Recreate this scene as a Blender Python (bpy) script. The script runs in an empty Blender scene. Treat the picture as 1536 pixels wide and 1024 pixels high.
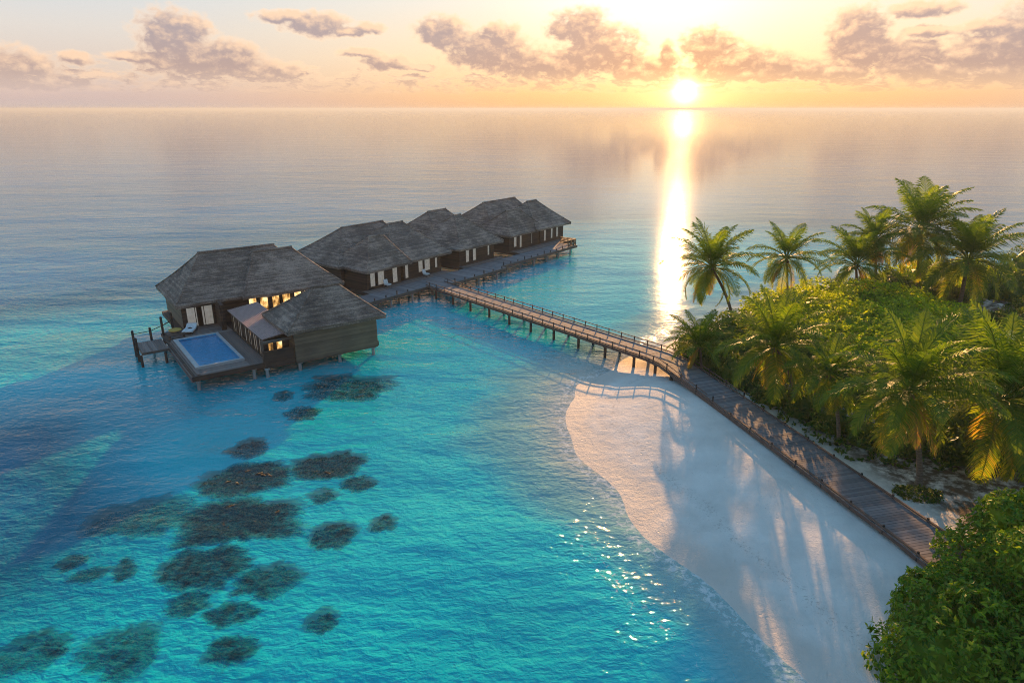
import bpy, math, random
import numpy as np
from mathutils import Vector, Matrix, noise as mnoise

random.seed(7)
sc = bpy.context.scene
COL = sc.collection
R = math.radians
PI = math.pi

# ------------------------------------------------------------------ survey
CAM_H, FOC, TILT = 25.0, 1024.0, math.atan(349 / 1024.0)
CP, SP = math.cos(TILT), math.sin(TILT)


def at(u, v, z=0.0):
    """ground point (at height z) seen in the photograph at pixel u, v"""
    a = (u - 768) / FOC
    b = -(v - 512) / FOC
    d = (a, CP + b * SP, -SP + b * CP)
    t = (z - CAM_H) / d[2]
    return Vector((d[0] * t, d[1] * t, z))


# ------------------------------------------------------------------ objects
def tag(o, label=None, cat=None, group=None, kind=None):
    if label: o['label'] = label
    if cat: o['category'] = cat
    if group: o['group'] = group
    if kind: o['kind'] = kind
    return o


def empty(name, loc, rz=0.0, label=None, cat=None, group=None):
    o = bpy.data.objects.new(name, None)
    COL.objects.link(o)
    o.location = loc
    o.rotation_euler = (0, 0, rz)
    o.empty_display_size = 0.3
    return tag(o, label, cat, group)


def copy_tree(o, parent=None):
    c = o.copy()
    COL.objects.link(c)
    c.parent = parent
    for ch in list(o.children):
        copy_tree(ch, c)
    return c


def nz(x, y, z=0.0):
    return mnoise.noise(Vector((x, y, z)))


class MB:
    """collects shapes and links them as one mesh object"""

    def __init__(self):
        self.v = []
        self.f = []
        self.attr = []

    def add(self, vs, fs, a=0.0):
        n = len(self.v)
        self.v.extend([tuple(p) for p in vs])
        self.attr.extend([a] * len(vs))
        self.f.extend([tuple(i + n for i in f) for f in fs])

    BF = [(0, 3, 2, 1), (4, 5, 6, 7), (0, 1, 5, 4), (1, 2, 6, 5), (2, 3, 7, 6), (3, 0, 4, 7)]

    def bb(self, x0, x1, y0, y1, z0, z1):
        self.add([(x0, y0, z0), (x1, y0, z0), (x1, y1, z0), (x0, y1, z0),
                  (x0, y0, z1), (x1, y0, z1), (x1, y1, z1), (x0, y1, z1)], self.BF)

    def ob(self, p, d, s0, s1, n0, n1, z0, z1):
        """box in a frame: p origin (x, y), d unit direction, n to its left"""
        dx, dy = d
        nx, ny = -dy, dx
        q = lambda s, n, z: (p[0] + dx * s + nx * n, p[1] + dy * s + ny * n, z)
        self.add([q(s0, n0, z0), q(s1, n0, z0), q(s1, n1, z0), q(s0, n1, z0),
                  q(s0, n0, z1), q(s1, n0, z1), q(s1, n1, z1), q(s0, n1, z1)], self.BF)

    def bar(self, p, q, w, h):
        p = Vector(p); q = Vector(q)
        d = (q - p).normalized()
        up = Vector((0, 0, 1)) if abs(d.z) < .95 else Vector((0, 1, 0))
        s = d.cross(up).normalized() * (w / 2)
        t = s.cross(d).normalized() * (h / 2)
        self.add([p - s - t, p + s - t, p + s + t, p - s + t, q - s - t, q + s - t, q + s + t, q - s + t],
                 [(0, 1, 2, 3), (7, 6, 5, 4), (0, 4, 5, 1), (1, 5, 6, 2), (2, 6, 7, 3), (3, 7, 4, 0)])

    def tube(self, pts, rad, n=10, cap=True, a=0.0):
        pts = [Vector(p) for p in pts]
        m = len(pts)
        vs = []
        for i, p in enumerate(pts):
            d = (pts[min(i + 1, m - 1)] - pts[max(i - 1, 0)]).normalized()
            up = Vector((1, 0, 0)) if abs(d.x) < .9 else Vector((0, 1, 0))
            s = d.cross(up).normalized(); t = s.cross(d)
            for k in range(n):
                an = 2 * PI * k / n
                vs.append(p + (s * math.cos(an) + t * math.sin(an)) * rad[i])
        fs = []
        for i in range(m - 1):
            for k in range(n):
                k2 = (k + 1) % n
                fs.append((i * n + k, i * n + k2, (i + 1) * n + k2, (i + 1) * n + k))
        if cap:
            fs.append(tuple(range(n)))
            fs.append(tuple((m - 1) * n + k for k in range(n - 1, -1, -1)))
        self.add(vs, fs, a)

    def build(self, name, mat, parent=None, smooth=False, attr=None):
        me = bpy.data.meshes.new(name)
        me.from_pydata(self.v, [], self.f)
        if smooth:
            me.polygons.foreach_set('use_smooth', [True] * len(me.polygons))
        if attr:
            at_ = me.attributes.new(attr, 'FLOAT', 'POINT')
            at_.data.foreach_set('value', self.attr)
        me.materials.append(mat)
        me.update()
        o = bpy.data.objects.new(name, me)
        COL.objects.link(o)
        if parent: o.parent = parent
        return o


# ------------------------------------------------------------------ node helpers
class NT:
    def __init__(self, tree):
        self.t = tree
        tree.nodes.clear()

    def new(self, typ, **kw):
        n = self.t.nodes.new(typ)
        for k, v in kw.items():
            setattr(n, k, v)
        return n

    def put(self, sock, val):
        if val is None: return
        if isinstance(val, bpy.types.NodeSocket):
            self.t.links.new(val, sock)
        else:
            if sock.type == 'RGBA' and len(val) == 3:
                val = (*val, 1)
            sock.default_value = val

    def m(self, op, a=None, b=None, c=None, clamp=False):
        n = self.new('ShaderNodeMath', operation=op, use_clamp=clamp)
        for i, x in enumerate((a, b, c)): self.put(n.inputs[i], x)
        return n.outputs[0]

    def vm(self, op, a=None, b=None, c=None, out=0):
        n = self.new('ShaderNodeVectorMath', operation=op)
        for i, x in enumerate((a, b, c)):
            if x is not None: self.put(n.inputs[i], x)
        return n.outputs[out]

    def scale(self, v, s):
        n = self.new('ShaderNodeVectorMath', operation='SCALE')
        self.put(n.inputs[0], v); self.put(n.inputs['Scale'], s)
        return n.outputs[0]

    def xyz(self, x=0.0, y=0.0, z=0.0):
        n = self.new('ShaderNodeCombineXYZ')
        for i, k in enumerate((x, y, z)): self.put(n.inputs[i], k)
        return n.outputs[0]

    def sep(self, v):
        n = self.new('ShaderNodeSeparateXYZ')
        self.put(n.inputs[0], v)
        return n.outputs

    def mix(self, f, a, b, typ='RGBA', blend='MIX'):
        n = self.new('ShaderNodeMix', data_type=typ)
        if typ == 'RGBA': n.blend_type = blend
        self.put(n.inputs[0], f)
        ins = [s for s in n.inputs if s.enabled and s.name in ('A', 'B')]
        self.put(ins[0], a); self.put(ins[1], b)
        return [s for s in n.outputs if s.enabled][0]

    def ss(self, x, lo, hi, a=0.0, b=1.0):
        n = self.new('ShaderNodeMapRange', interpolation_type='SMOOTHSTEP')
        for i, k in enumerate((x, lo, hi, a, b)): self.put(n.inputs[i], k)
        return n.outputs[0]

    def noise(self, vec, scale, detail=3.0, rough=.55, dist=0.0, dim='3D', out=0):
        n = self.new('ShaderNodeTexNoise', noise_dimensions=dim)
        self.put(n.inputs['Vector'], vec)
        n.inputs['Scale'].default_value = scale
        n.inputs['Detail'].default_value = detail
        n.inputs['Roughness'].default_value = rough
        n.inputs['Distortion'].default_value = dist
        return n.outputs[out]

    def vor(self, vec, scale, feature='F1', out=0):
        n = self.new('ShaderNodeTexVoronoi', feature=feature)
        self.put(n.inputs['Vector'], vec)
        n.inputs['Scale'].default_value = scale
        return n.outputs[out]

    def ramp(self, f, stops):
        n = self.new('ShaderNodeValToRGB')
        e = n.color_ramp.elements
        while len(e) < len(stops): e.new(0.5)
        for i, (p, c) in enumerate(stops):
            e[i].position = p
            e[i].color = (*c, 1) if len(c) == 3 else c
        self.put(n.inputs[0], f)
        return n.outputs[0]

    def bump(self, h, strength=.5, dist=.1, normal=None):
        n = self.new('ShaderNodeBump')
        n.inputs['Strength'].default_value = strength
        n.inputs['Distance'].default_value = dist
        self.put(n.inputs['Height'], h)
        if normal is not None: self.put(n.inputs['Normal'], normal)
        return n.outputs[0]

    def pos(self):
        return self.new('ShaderNodeNewGeometry').outputs['Position']

    def obj(self):
        return self.new('ShaderNodeTexCoord').outputs['Object']

    def attr(self, name):
        return self.new('ShaderNodeAttribute', attribute_name=name).outputs['Fac']

    def pbsdf(self, col, rough=.6, normal=None, **kw):
        n = self.new('ShaderNodeBsdfPrincipled')
        self.put(n.inputs['Base Color'], col)
        self.put(n.inputs['Roughness'], rough)
        if normal is not None: self.put(n.inputs['Normal'], normal)
        for k, v in kw.items(): self.put(n.inputs[k.replace('_', ' ')], v)
        return n.outputs[0]

    def out(self, sh):
        o = self.new('ShaderNodeOutputMaterial')
        self.t.links.new(sh, o.inputs[0])


def material(name):
    m = bpy.data.materials.new(name)
    m.use_nodes = True
    return m, NT(m.node_tree)


# ------------------------------------------------------------------ materials
M = {}


def mat_wood(name, c0, c1, scale=1.0, rough=.75, vert=False, plank=0.0):
    m, t = material(name)
    p = t.obj()
    st = t.vm('MULTIPLY', p, (6 * scale, 6 * scale, .8 * scale) if vert else (1.2 * scale, 1.2 * scale, 14 * scale))
    n = t.noise(st, 1.0, 4, .6)
    n2 = t.noise(p, .5, 3)
    f = t.m('ADD', t.m('MULTIPLY', n, .6), t.m('MULTIPLY', n2, .5))
    h = n
    if plank:
        z = t.sep(p)[2]
        fr = t.m('FRACT', t.m('MULTIPLY', z, 1 / plank))
        groove = t.ss(fr, 0.0, .16)
        h = t.m('ADD', t.m('MULTIPLY', fr, 1.0), t.m('MULTIPLY', groove, .5))
        wn = t.new('ShaderNodeTexWhiteNoise', noise_dimensions='1D')
        t.put(wn.inputs['W'], t.m('FLOOR', t.m('MULTIPLY', z, 1 / plank)))
        f = t.m('ADD', f, t.m('MULTIPLY', t.m('SUBTRACT', wn.outputs[0], .5), .35))
    col = t.ramp(f, [(.3, c0), (.8, c1)])
    t.out(t.pbsdf(col, rough, t.bump(h, .5, .03)))
    M[name] = m


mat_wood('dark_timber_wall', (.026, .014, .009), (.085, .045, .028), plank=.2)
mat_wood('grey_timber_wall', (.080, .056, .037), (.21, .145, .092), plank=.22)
mat_wood('post_wood', (.05, .035, .026), (.15, .11, .085), vert=True)
mat_wood('dark_post', (.020, .013, .010), (.06, .042, .032), vert=True)
mat_wood('rail_wood', (.075, .045, .034), (.19, .115, .085), rough=.9)
mat_wood('concrete_pile', (.16, .17, .165), (.36, .37, .35), vert=True)
mat_wood('soffit', (.012, .008, .006), (.03, .02, .014))


def mat_planks(name, c0, c1, c2):
    m, t = material(name)
    g = t.new('ShaderNodeNewGeometry')
    p = t.obj()
    n = t.noise(t.vm('MULTIPLY', p, (3, 3, 3)), 1.0, 5, .6)
    n2 = t.noise(p, .18, 3)
    f = t.m('ADD', t.m('MULTIPLY', g.outputs['Random Per Island'], .5), t.m('MULTIPLY', t.m('ADD', n, n2), .28))
    col = t.ramp(f, [(.1, c0), (.5, c1), (.9, c2)])
    t.out(t.pbsdf(col, .8, t.bump(n, .3, .02), Specular_IOR_Level=.12))
    M[name] = m


mat_planks('deck_planks', (.12, .088, .074), (.19, .145, .125), (.28, .225, .20))
mat_planks('walk_planks', (.115, .105, .105), (.18, .165, .165), (.26, .24, .235))


def mat_thatch():
    m, t = material('thatch_shingles')
    p = t.obj()
    q = t.vm('MULTIPLY', p, (7, 7, 4))
    n = t.noise(q, 1.0, 5, .72)
    n2 = t.noise(t.vm('MULTIPLY', p, (.9, .9, 3.5)), 1.0, 5, .65)
    n3 = t.noise(p, .22, 2)
    f = t.m('ADD', t.m('MULTIPLY', n, .42), t.m('ADD', t.m('MULTIPLY', n2, .45), t.m('MULTIPLY', t.m('SUBTRACT', n3, .19), .42)))
    wn = t.new('ShaderNodeTexWhiteNoise', noise_dimensions='1D')
    t.put(wn.inputs['W'], t.m('FLOOR', t.m('MULTIPLY', t.m('ADD', t.sep(p)[2], t.m('MULTIPLY', n3, .25)), 10.5)))
    f = t.m('ADD', f, t.m('MULTIPLY', t.m('SUBTRACT', wn.outputs[0], .5), .09))
    col = t.ramp(f, [(.36, (.048, .033, .026)), (.54, (.155, .108, .082)), (.72, (.42, .305, .235))])
    t.out(t.pbsdf(col, .85, t.bump(t.m('ADD', n, n2), .8, .08)))
    M['thatch'] = m


mat_thatch()


def mat_simple(name, col, rough=.5, **kw):
    m, t = material(name)
    n = t.noise(t.obj(), 2.5, 4)
    c = t.ramp(n, [(.3, tuple(x * .8 for x in col)), (.75, tuple(min(1, x * 1.12) for x in col))])
    t.out(t.pbsdf(c, rough, t.bump(n, .15, .02), **kw))
    M[name] = m


mat_simple('pool_coping', (.36, .355, .35), .45)
mat_simple('white_cloth', (.74, .72, .70), .8)
mat_simple('grey_cushion', (.42, .40, .40), .85)
mat_simple('amber_cushion', (.62, .36, .07), .8)
mat_simple('curtain', (.85, .83, .80), .85, Emission_Color=(1.0, .86, .72, 1), Emission_Strength=.07)  # faint glow added so the cloth reads brighter
mat_simple('window_frame', (.06, .045, .035), .5)
mat_simple('pool_tile', (.12, .62, .80), .3)
mat_simple('pink_tile', (.40, .25, .215), .7)


def mat_lit():
    m, t = material('lamplit_curtain')
    n = t.noise(t.vm('MULTIPLY', t.obj(), (1.2, 1.2, .8)), 1.0, 3)
    col = t.ramp(n, [(.3, (.30, .10, .02)), (.5, (.85, .42, .10)), (.7, (1.0, .72, .34))])
    e = t.ss(n, .38, .68, .02, .8)
    t.out(t.pbsdf(t.mix(.5, (.4, .3, .2), col), .8, None, Emission_Color=col, Emission_Strength=e))
    M['lamplit'] = m


mat_lit()


def mat_glass():
    m, t = material('window_glass')
    fr = t.new('ShaderNodeFresnel'); fr.inputs[0].default_value = 1.5
    gl = t.new('ShaderNodeBsdfGlossy'); gl.inputs['Roughness'].default_value = .02
    tr = t.new('ShaderNodeBsdfTransparent'); tr.inputs[0].default_value = (.9, .92, .92, 1)
    mx = t.new('ShaderNodeMixShader')
    t.put(mx.inputs[0], fr.outputs[0])
    t.t.links.new(tr.outputs[0], mx.inputs[1]); t.t.links.new(gl.outputs[0], mx.inputs[2])
    t.out(mx.outputs[0])
    M['glass'] = m


mat_glass()


def mat_pool():
    m, t = material('pool_water')
    p = t.obj()
    h = t.m('ADD', t.noise(p, 2.2, 3, .5, .4), t.m('MULTIPLY', t.noise(p, .7, 2), .8))
    nb = t.bump(h, .6, .12)
    fr = t.new('ShaderNodeFresnel'); fr.inputs[0].default_value = 1.33
    t.put(fr.inputs['Normal'], nb)
    gl = t.new('ShaderNodeBsdfGlossy'); gl.inputs['Roughness'].default_value = .04
    t.put(gl.inputs['Normal'], nb)
    tr = t.new('ShaderNodeBsdfTransparent'); tr.inputs[0].default_value = (.45, .85, .98, 1)
    mx = t.new('ShaderNodeMixShader')
    t.put(mx.inputs[0], fr.outputs[0])
    t.t.links.new(tr.outputs[0], mx.inputs[1]); t.t.links.new(gl.outputs[0], mx.inputs[2])
    t.out(mx.outputs[0])
    M['pool_water'] = m


mat_pool()


def mat_leaf(name, stops, trans, tcol, attr=False, rough=.5, island=.6):
    """stops: colour ramp over a per leaf random value"""
    m, t = material(name)
    g = t.new('ShaderNodeNewGeometry')
    big = t.noise(g.outputs['Position'], .35, 3)
    f = t.m('ADD', t.m('MULTIPLY', g.outputs['Random Per Island'], island), t.m('MULTIPLY', big, 1 - island))
    if attr:
        f = t.m('ADD', t.m('MULTIPLY', f, .55), t.m('MULTIPLY', t.attr('age'), .55))
    col = t.ramp(f, stops)
    b = t.pbsdf(col, rough, None, Specular_IOR_Level=.22)
    tl = t.new('ShaderNodeBsdfTranslucent')
    t.put(tl.inputs[0], t.mix(1.0, col, tcol, blend='MULTIPLY'))
    mx = t.new('ShaderNodeMixShader')
    mx.inputs[0].default_value = trans
    t.t.links.new(b, mx.inputs[1]); t.t.links.new(tl.outputs[0], mx.inputs[2])
    t.out(mx.outputs[0])
    M[name] = m


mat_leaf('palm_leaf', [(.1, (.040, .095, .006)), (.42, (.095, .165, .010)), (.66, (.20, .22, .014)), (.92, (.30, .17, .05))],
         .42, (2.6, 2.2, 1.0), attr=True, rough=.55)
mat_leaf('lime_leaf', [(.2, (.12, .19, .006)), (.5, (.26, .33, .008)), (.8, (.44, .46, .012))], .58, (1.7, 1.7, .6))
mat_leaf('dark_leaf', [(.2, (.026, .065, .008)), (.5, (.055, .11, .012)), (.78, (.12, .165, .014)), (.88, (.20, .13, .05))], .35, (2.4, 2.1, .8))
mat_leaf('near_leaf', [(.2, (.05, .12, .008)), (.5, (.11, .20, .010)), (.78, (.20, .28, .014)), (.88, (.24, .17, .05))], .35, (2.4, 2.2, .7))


def mat_trunk():
    m, t = material('palm_trunk')
    p = t.obj()
    z = t.sep(p)[2]
    w = t.m('FRACT', t.m('MULTIPLY', t.m('ADD', z, t.m('MULTIPLY', t.noise(p, 3), .15)), 5.0))
    n = t.noise(p, 6, 4)
    col = t.ramp(t.m('ADD', t.m('MULTIPLY', n, .7), t.m('MULTIPLY', w, .25)), [(.25, (.07, .05, .035)), (.8, (.24, .185, .135))])
    t.out(t.pbsdf(col, .85, t.bump(t.m('ADD', w, n), .6, .04)))
    M['trunk'] = m


mat_trunk()


def mat_coral():
    m, t = material('coral_rock')
    p = t.pos()
    v = t.vor(p, 4.5)
    n = t.noise(p, 2.4, 6, .7)
    n2 = t.noise(p, .35, 2)
    f = t.m('ADD', t.m('MULTIPLY', n, .7), t.m('ADD', t.m('MULTIPLY', n2, .35), t.m('MULTIPLY', v, -.25)))
    col = t.ramp(f, [(.28, (.010, .008, .005)), (.44, (.055, .038, .020)), (.55, (.24, .165, .085)), (.68, (.75, .55, .34))])
    rnd_ = t.new('ShaderNodeObjectInfo').outputs['Random']
    col = t.mix(1.0, col, t.ramp(rnd_, [(0.0, (1.0, .80, .62)), (.35, (.75, .85, .60)), (.7, (.95, .95, .90)), (1.0, (.62, .60, .50))]), blend='MULTIPLY')
    t.out(t.pbsdf(col, .9, t.bump(t.m('ADD', n, v), 1.0, .3)))
    M['coral'] = m


mat_coral()


def mat_sand():
    m, t = material('coral_sand')
    p = t.pos()
    z = t.sep(p)[2]
    n = t.noise(p, .35, 5, .6)
    nf = t.noise(p, 9.0, 4, .7)
    nm = t.noise(p, 1.6, 5, .65, .3)
    base = t.ramp(n, [(.3, (.58, .535, .475)), (.7, (.76, .705, .63))])
    # scattered bits of weed and coral rubble
    sp = t.m('MULTIPLY', t.ss(t.vor(p, 3.2), .13, .04), t.ss(t.noise(p, .25, 3), .42, .62))
    base = t.mix(t.m('MULTIPLY', sp, .55), base, (.20, .16, .12))
    zz = t.m('ADD', z, t.m('MULTIPLY', t.m('SUBTRACT', nm, .5), .12))
    wet = t.ss(zz, .24, .04)
    base = t.mix(t.m('MULTIPLY', wet, .6), base, (.50, .425, .35))
    wr = t.m('MULTIPLY', t.m('MULTIPLY', t.ss(zz, .20, .26), t.ss(zz, .36, .29)), t.ss(t.noise(p, 5.0, 5, .75), .52, .64))
    base = t.mix(t.m('MULTIPLY', wr, .45), base, (.22, .17, .12))
    litter_shade = t.m('MULTIPLY', t.attr('soil_shade'), t.ss(t.noise(p, .9, 5, .7), .32, .58))
    base = t.mix(litter_shade, base, (.10, .075, .05))  # dark litter colour, partly painted shade beside the boardwalk
    # seabed: weed patches and drifts
    deep = t.ss(z, -.5, -1.6)
    weed = t.m('MULTIPLY', t.ss(t.noise(p, .55, 6, .68, .6), .46, .66), deep)
    base = t.mix(t.m('MULTIPLY', weed, .45), base, (.10, .13, .09))
    rough = t.m('SUBTRACT', .95, t.m('MULTIPLY', wet, .25))
    foot = t.ss(t.vor(t.vm('ADD', p, t.scale(t.noise(p, 1.0, 2, out=1), .6)), 1.5), .16, .05)
    h = t.m('ADD', t.m('MULTIPLY', nf, .45), t.m('ADD', t.m('MULTIPLY', nm, 1.0), t.m('SUBTRACT', n, t.m('MULTIPLY', foot, t.m('MULTIPLY', .5, t.ss(t.noise(p, .12, 2), .45, .6))))))
    t.out(t.pbsdf(base, rough, t.bump(h, .55, .14), Specular_IOR_Level=.08))
    M['sand'] = m


mat_sand()


def mat_sea():
    m, t = material('sea_water')
    g = t.new('ShaderNodeNewGeometry')
    p = g.outputs['Position']
    q = t.vm('MULTIPLY', p, (1.0, 1.45, 1.0))
    w1 = t.noise(q, 1.35, 3, .55, .35)
    w2 = t.noise(q, .42, 4, .55, .5)
    w3 = t.noise(t.vm('MULTIPLY', p, (1.0, 1.9, 1.0)), .10, 3, .5, .3)
    w4 = t.noise(t.vm('MULTIPLY', p, (1.0, 2.4, 1.0)), .022, 3, .5)
    w0 = t.noise(q, 3.6, 2, .5, .2)
    h = t.m('ADD', t.m('ADD', t.m('ADD', t.m('MULTIPLY', w1, .24), t.m('MULTIPLY', w0, .06)), t.m('MULTIPLY', w2, .36)),
            t.m('ADD', t.m('MULTIPLY', w3, 1.0), t.m('MULTIPLY', w4, 3.0)))
    amp = t.attr('chop')
    bn = t.new('ShaderNodeBump')
    t.put(bn.inputs['Strength'], amp)
    bn.inputs['Distance'].default_value = 1.0
    t.put(bn.inputs['Height'], h)
    nb = bn.outputs[0]
    tone = t.attr('tone')
    dep = t.attr('depth')
    tn = t.m('ADD', tone, t.m('MULTIPLY', t.m('SUBTRACT', t.noise(p, .16, 4, .6, .4), .5), t.m('MULTIPLY', tone, .55)))
    body = t.ramp(t.m('MULTIPLY', tn, .1), [(0.0, (.70, .70, .60)), (.05, (.34, .73, .72)), (.13, (.003, .67, .78)),
                                             (.30, (.001, .34, .43)), (.55, (.001, .12, .18)), (.95, (.010, .18, .32))])
    fac = t.m('SUBTRACT', 1.0, t.m('POWER', 2.718, t.m('SUBTRACT', t.m('MULTIPLY', tn, -.52), t.m('MULTIPLY', t.m('MULTIPLY', tn, tn), .012))))
    fac = t.m('ADD', fac, t.m('MULTIPLY', t.ss(tn, .85, .0), .38))
    fac = t.m('MULTIPLY', fac, t.attr('thin'))
    tint = t.xyz(t.m('POWER', 2.718, t.m('MULTIPLY', dep, -.62)), t.m('POWER', 2.718, t.m('MULTIPLY', dep, -.065)),
                 t.m('POWER', 2.718, t.m('MULTIPLY', dep, -.055)))
    tr = t.new('ShaderNodeBsdfTransparent'); t.put(tr.inputs[0], tint)
    df = t.new('ShaderNodeBsdfDiffuse'); t.put(df.inputs[0], body)
    bd = t.new('ShaderNodeBump'); bd.inputs['Distance'].default_value = 1.0; bd.inputs['Strength'].default_value = .8
    t.put(bd.inputs['Height'], h); t.put(df.inputs['Normal'], bd.outputs[0])
    # thin broken foam where the ripples run out on the sand
    fn = t.noise(p, 2.3, 5, .7, .6)
    shd = t.attr('shore')
    line = t.m('MULTIPLY', t.ss(shd, .055, .02), t.ss(fn, .46, .62))
    line2 = t.m('MULTIPLY', t.m('MULTIPLY', t.ss(shd, .22, .18), t.ss(shd, .12, .16)), t.ss(fn, .56, .66, 0.0, .5))
    foam = t.m('MULTIPLY', t.m('MAXIMUM', line, line2), .5)
    fd = t.new('ShaderNodeBsdfDiffuse'); fd.inputs[0].default_value = (.8, .8, .78, 1)
    m1 = t.new('ShaderNodeMixShader'); t.put(m1.inputs[0], fac)
    t.t.links.new(tr.outputs[0], m1.inputs[1]); t.t.links.new(df.outputs[0], m1.inputs[2])
    m2 = t.new('ShaderNodeMixShader'); t.put(m2.inputs[0], foam)
    t.t.links.new(m1.outputs[0], m2.inputs[1]); t.t.links.new(fd.outputs[0], m2.inputs[2])
    gl = t.new('ShaderNodeBsdfGlossy'); gl.inputs['Roughness'].default_value = .05
    t.put(gl.inputs['Normal'], nb)
    fr = t.new('ShaderNodeFresnel'); fr.inputs[0].default_value = 1.33
    t.put(fr.inputs['Normal'], nb)
    m3 = t.new('ShaderNodeMixShader'); t.put(m3.inputs[0], fr.outputs[0])
    t.t.links.new(m2.outputs[0], m3.inputs[1]); t.t.links.new(gl.outputs[0], m3.inputs[2])
    t.out(m3.outputs[0])
    M['sea'] = m


mat_sea()

# ------------------------------------------------------------------ light
SUN_AZ, SUN_EL = 13.4, 11.8          # the lamp, as the shadows in the photo fall
GLOW_AZ, GLOW_EL = 13.4, 1.35        # the disc just over the horizon
EXPOSURE = 1.24


def build_world():
    w = bpy.data.worlds.new('World')
    sc.world = w
    w.use_nodes = True
    t = NT(w.node_tree)
    d = t.vm('NORMALIZE', t.new('ShaderNodeTexCoord').outputs['Generated'])
    x, y, z = t.sep(d)
    el = t.m('MULTIPLY', t.m('ARCSINE', z), 180 / PI)
    az = t.m('MULTIPLY', t.m('ARCTAN2', x, y), 180 / PI)
    sky = t.new('ShaderNodeTexSky', sky_type='NISHITA')
    sky.sun_disc = False
    sky.sun_elevation = R(SUN_EL)
    sky.sun_rotation = R(SUN_AZ)
    sky.air_density = 1.2; sky.dust_density = 2.0; sky.ozone_density = 1.5
    nish = t.vm('MULTIPLY', sky.outputs[0], (.12, .14, .15))
    daz = t.m('ABSOLUTE', t.m('SUBTRACT', az, GLOW_AZ))
    warm = t.ramp(t.m('MULTIPLY', el, 1 / 40), [(0, (.45, .225, .085)), (.03, (.50, .285, .115)), (.09, (.52, .37, .205)),
                                              (.19, (.45, .40, .325)), (.35, (.30, .315, .31)), (.6, (.16, .23, .30)), (1.0, (.10, .20, .33))])
    cool = t.ramp(t.m('MULTIPLY', el, 1 / 40), [(0, (.25, .205, .20)), (.02, (.29, .22, .20)), (.06, (.335, .27, .225)),
                                              (.13, (.335, .31, .285)), (.19, (.30, .315, .325)), (.28, (.20, .26, .315)), (.6, (.08, .18, .29)), (1.0, (.07, .18, .32))])
    base = t.mix(t.ss(daz, 4.0, 46.0), warm, cool)
    base = t.mix(t.ss(el, 15.0, 60.0, 0.0, .5), base, nish)
    sd = (math.sin(R(GLOW_AZ)) * math.cos(R(GLOW_EL)), math.cos(R(GLOW_AZ)) * math.cos(R(GLOW_EL)), math.sin(R(GLOW_EL)))
    ang = t.m('MULTIPLY', t.m('ARCCOSINE', t.m('MINIMUM', t.vm('DOT_PRODUCT', d, sd, out=1), .9999999)), 180 / PI)
    g1 = t.m('POWER', 2.718, t.m('MULTIPLY', t.m('POWER', t.m('DIVIDE', ang, .42), 1.15), -1.0))
    g2 = t.m('POWER', 2.718, t.m('MULTIPLY', ang, -1 / 1.9))
    g3 = t.m('POWER', 2.718, t.m('MULTIPLY', ang, -1 / 6.5))
    # high bright veil over the sun
    gx = t.m('DIVIDE', t.m('SUBTRACT', az, 10.5), 8.0)
    gy = t.m('DIVIDE', t.m('SUBTRACT', el, 7.6), 3.6)
    g4 = t.m('POWER', 2.718, t.m('MULTIPLY', t.m('ADD', t.m('MULTIPLY', gx, gx), t.m('MULTIPLY', gy, gy)), -1.0))
    glow = t.vm('ADD', t.scale((1.0, .80, .42), t.m('MULTIPLY', g1, 6.0)), t.scale((1.0, .56, .17), t.m('MULTIPLY', g2, .75)))
    glow = t.vm('ADD', glow, t.scale((1.0, .56, .22), t.m('MULTIPLY', g3, .22)))
    veil = t.scale((1.0, .93, .80), t.m('MULTIPLY', g4, .17))
    clear = t.vm('ADD', t.vm('ADD', base, glow), veil)

    # clouds: density over (azimuth, elevation) in degrees
    blobs = []

    def px(u, v, ru, rv):
        a = (u - 768) / FOC; b = -(v - 512) / FOC
        dd = Vector((a, CP + b * SP, -SP + b * CP)).normalized()
        blobs.append((math.degrees(math.atan2(dd.x, dd.y)), math.degrees(math.asin(dd.z)), ru * .062, rv * .064))

    for b in [(5, 105, 60, 26), (60, 122, 60, 12), (300, 92, 85, 24), (262, 55, 48, 34), (285, 40, 26, 18), (345, 85, 45, 22), (400, 108, 60, 14),
              (205, 85, 38, 8), (115, 88, 22, 9), (430, 26, 48, 9), (475, 36, 46, 17), (520, 48, 28, 8), (556, 42, 20, 9),
              (540, 80, 34, 7), (580, 93, 40, 11), (628, 102, 28, 6),
              (665, 48, 42, 22), (735, 78, 75, 30), (830, 98, 110, 24), (868, 42, 46, 28), (905, 74, 60, 34), (965, 104, 62, 22), (1003, 84, 15, 20), (750, 50, 30, 16),
              (1062, 70, 42, 26), (1105, 95, 60, 26), (1075, 110, 75, 14), (1165, 98, 26, 22), (1205, 100, 26, 16), (1150, 112, 60, 10),
              (1285, 52, 42, 34), (1300, 78, 55, 24), (1365, 92, 52, 28), (1405, 105, 45, 16), (1470, 78, 45, 26), (1520, 65, 40, 40), (1500, 108, 80, 18),
              (1380, 16, 46, 10), (1395, 48, 44, 8), (1250, 108, 60, 12), (1490, 40, 32, 10)]:
        px(*b)
    grp = bpy.data.node_groups.new('cloud_density', 'ShaderNodeTree')
    grp.interface.new_socket('P', in_out='INPUT', socket_type='NodeSocketVector')
    grp.interface.new_socket('D', in_out='OUTPUT', socket_type='NodeSocketFloat')
    k = NT(grp)
    gi = k.new('NodeGroupInput'); go = k.new('NodeGroupOutput')
    P = gi.outputs[0]
    wob = k.vm('MULTIPLY', k.vm('SUBTRACT', k.noise(P, .55, 3, .6, out=1), (.5, .5, .5)), (1.1, .7, 0))
    PW = k.vm('ADD', P, wob)
    acc = None
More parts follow.
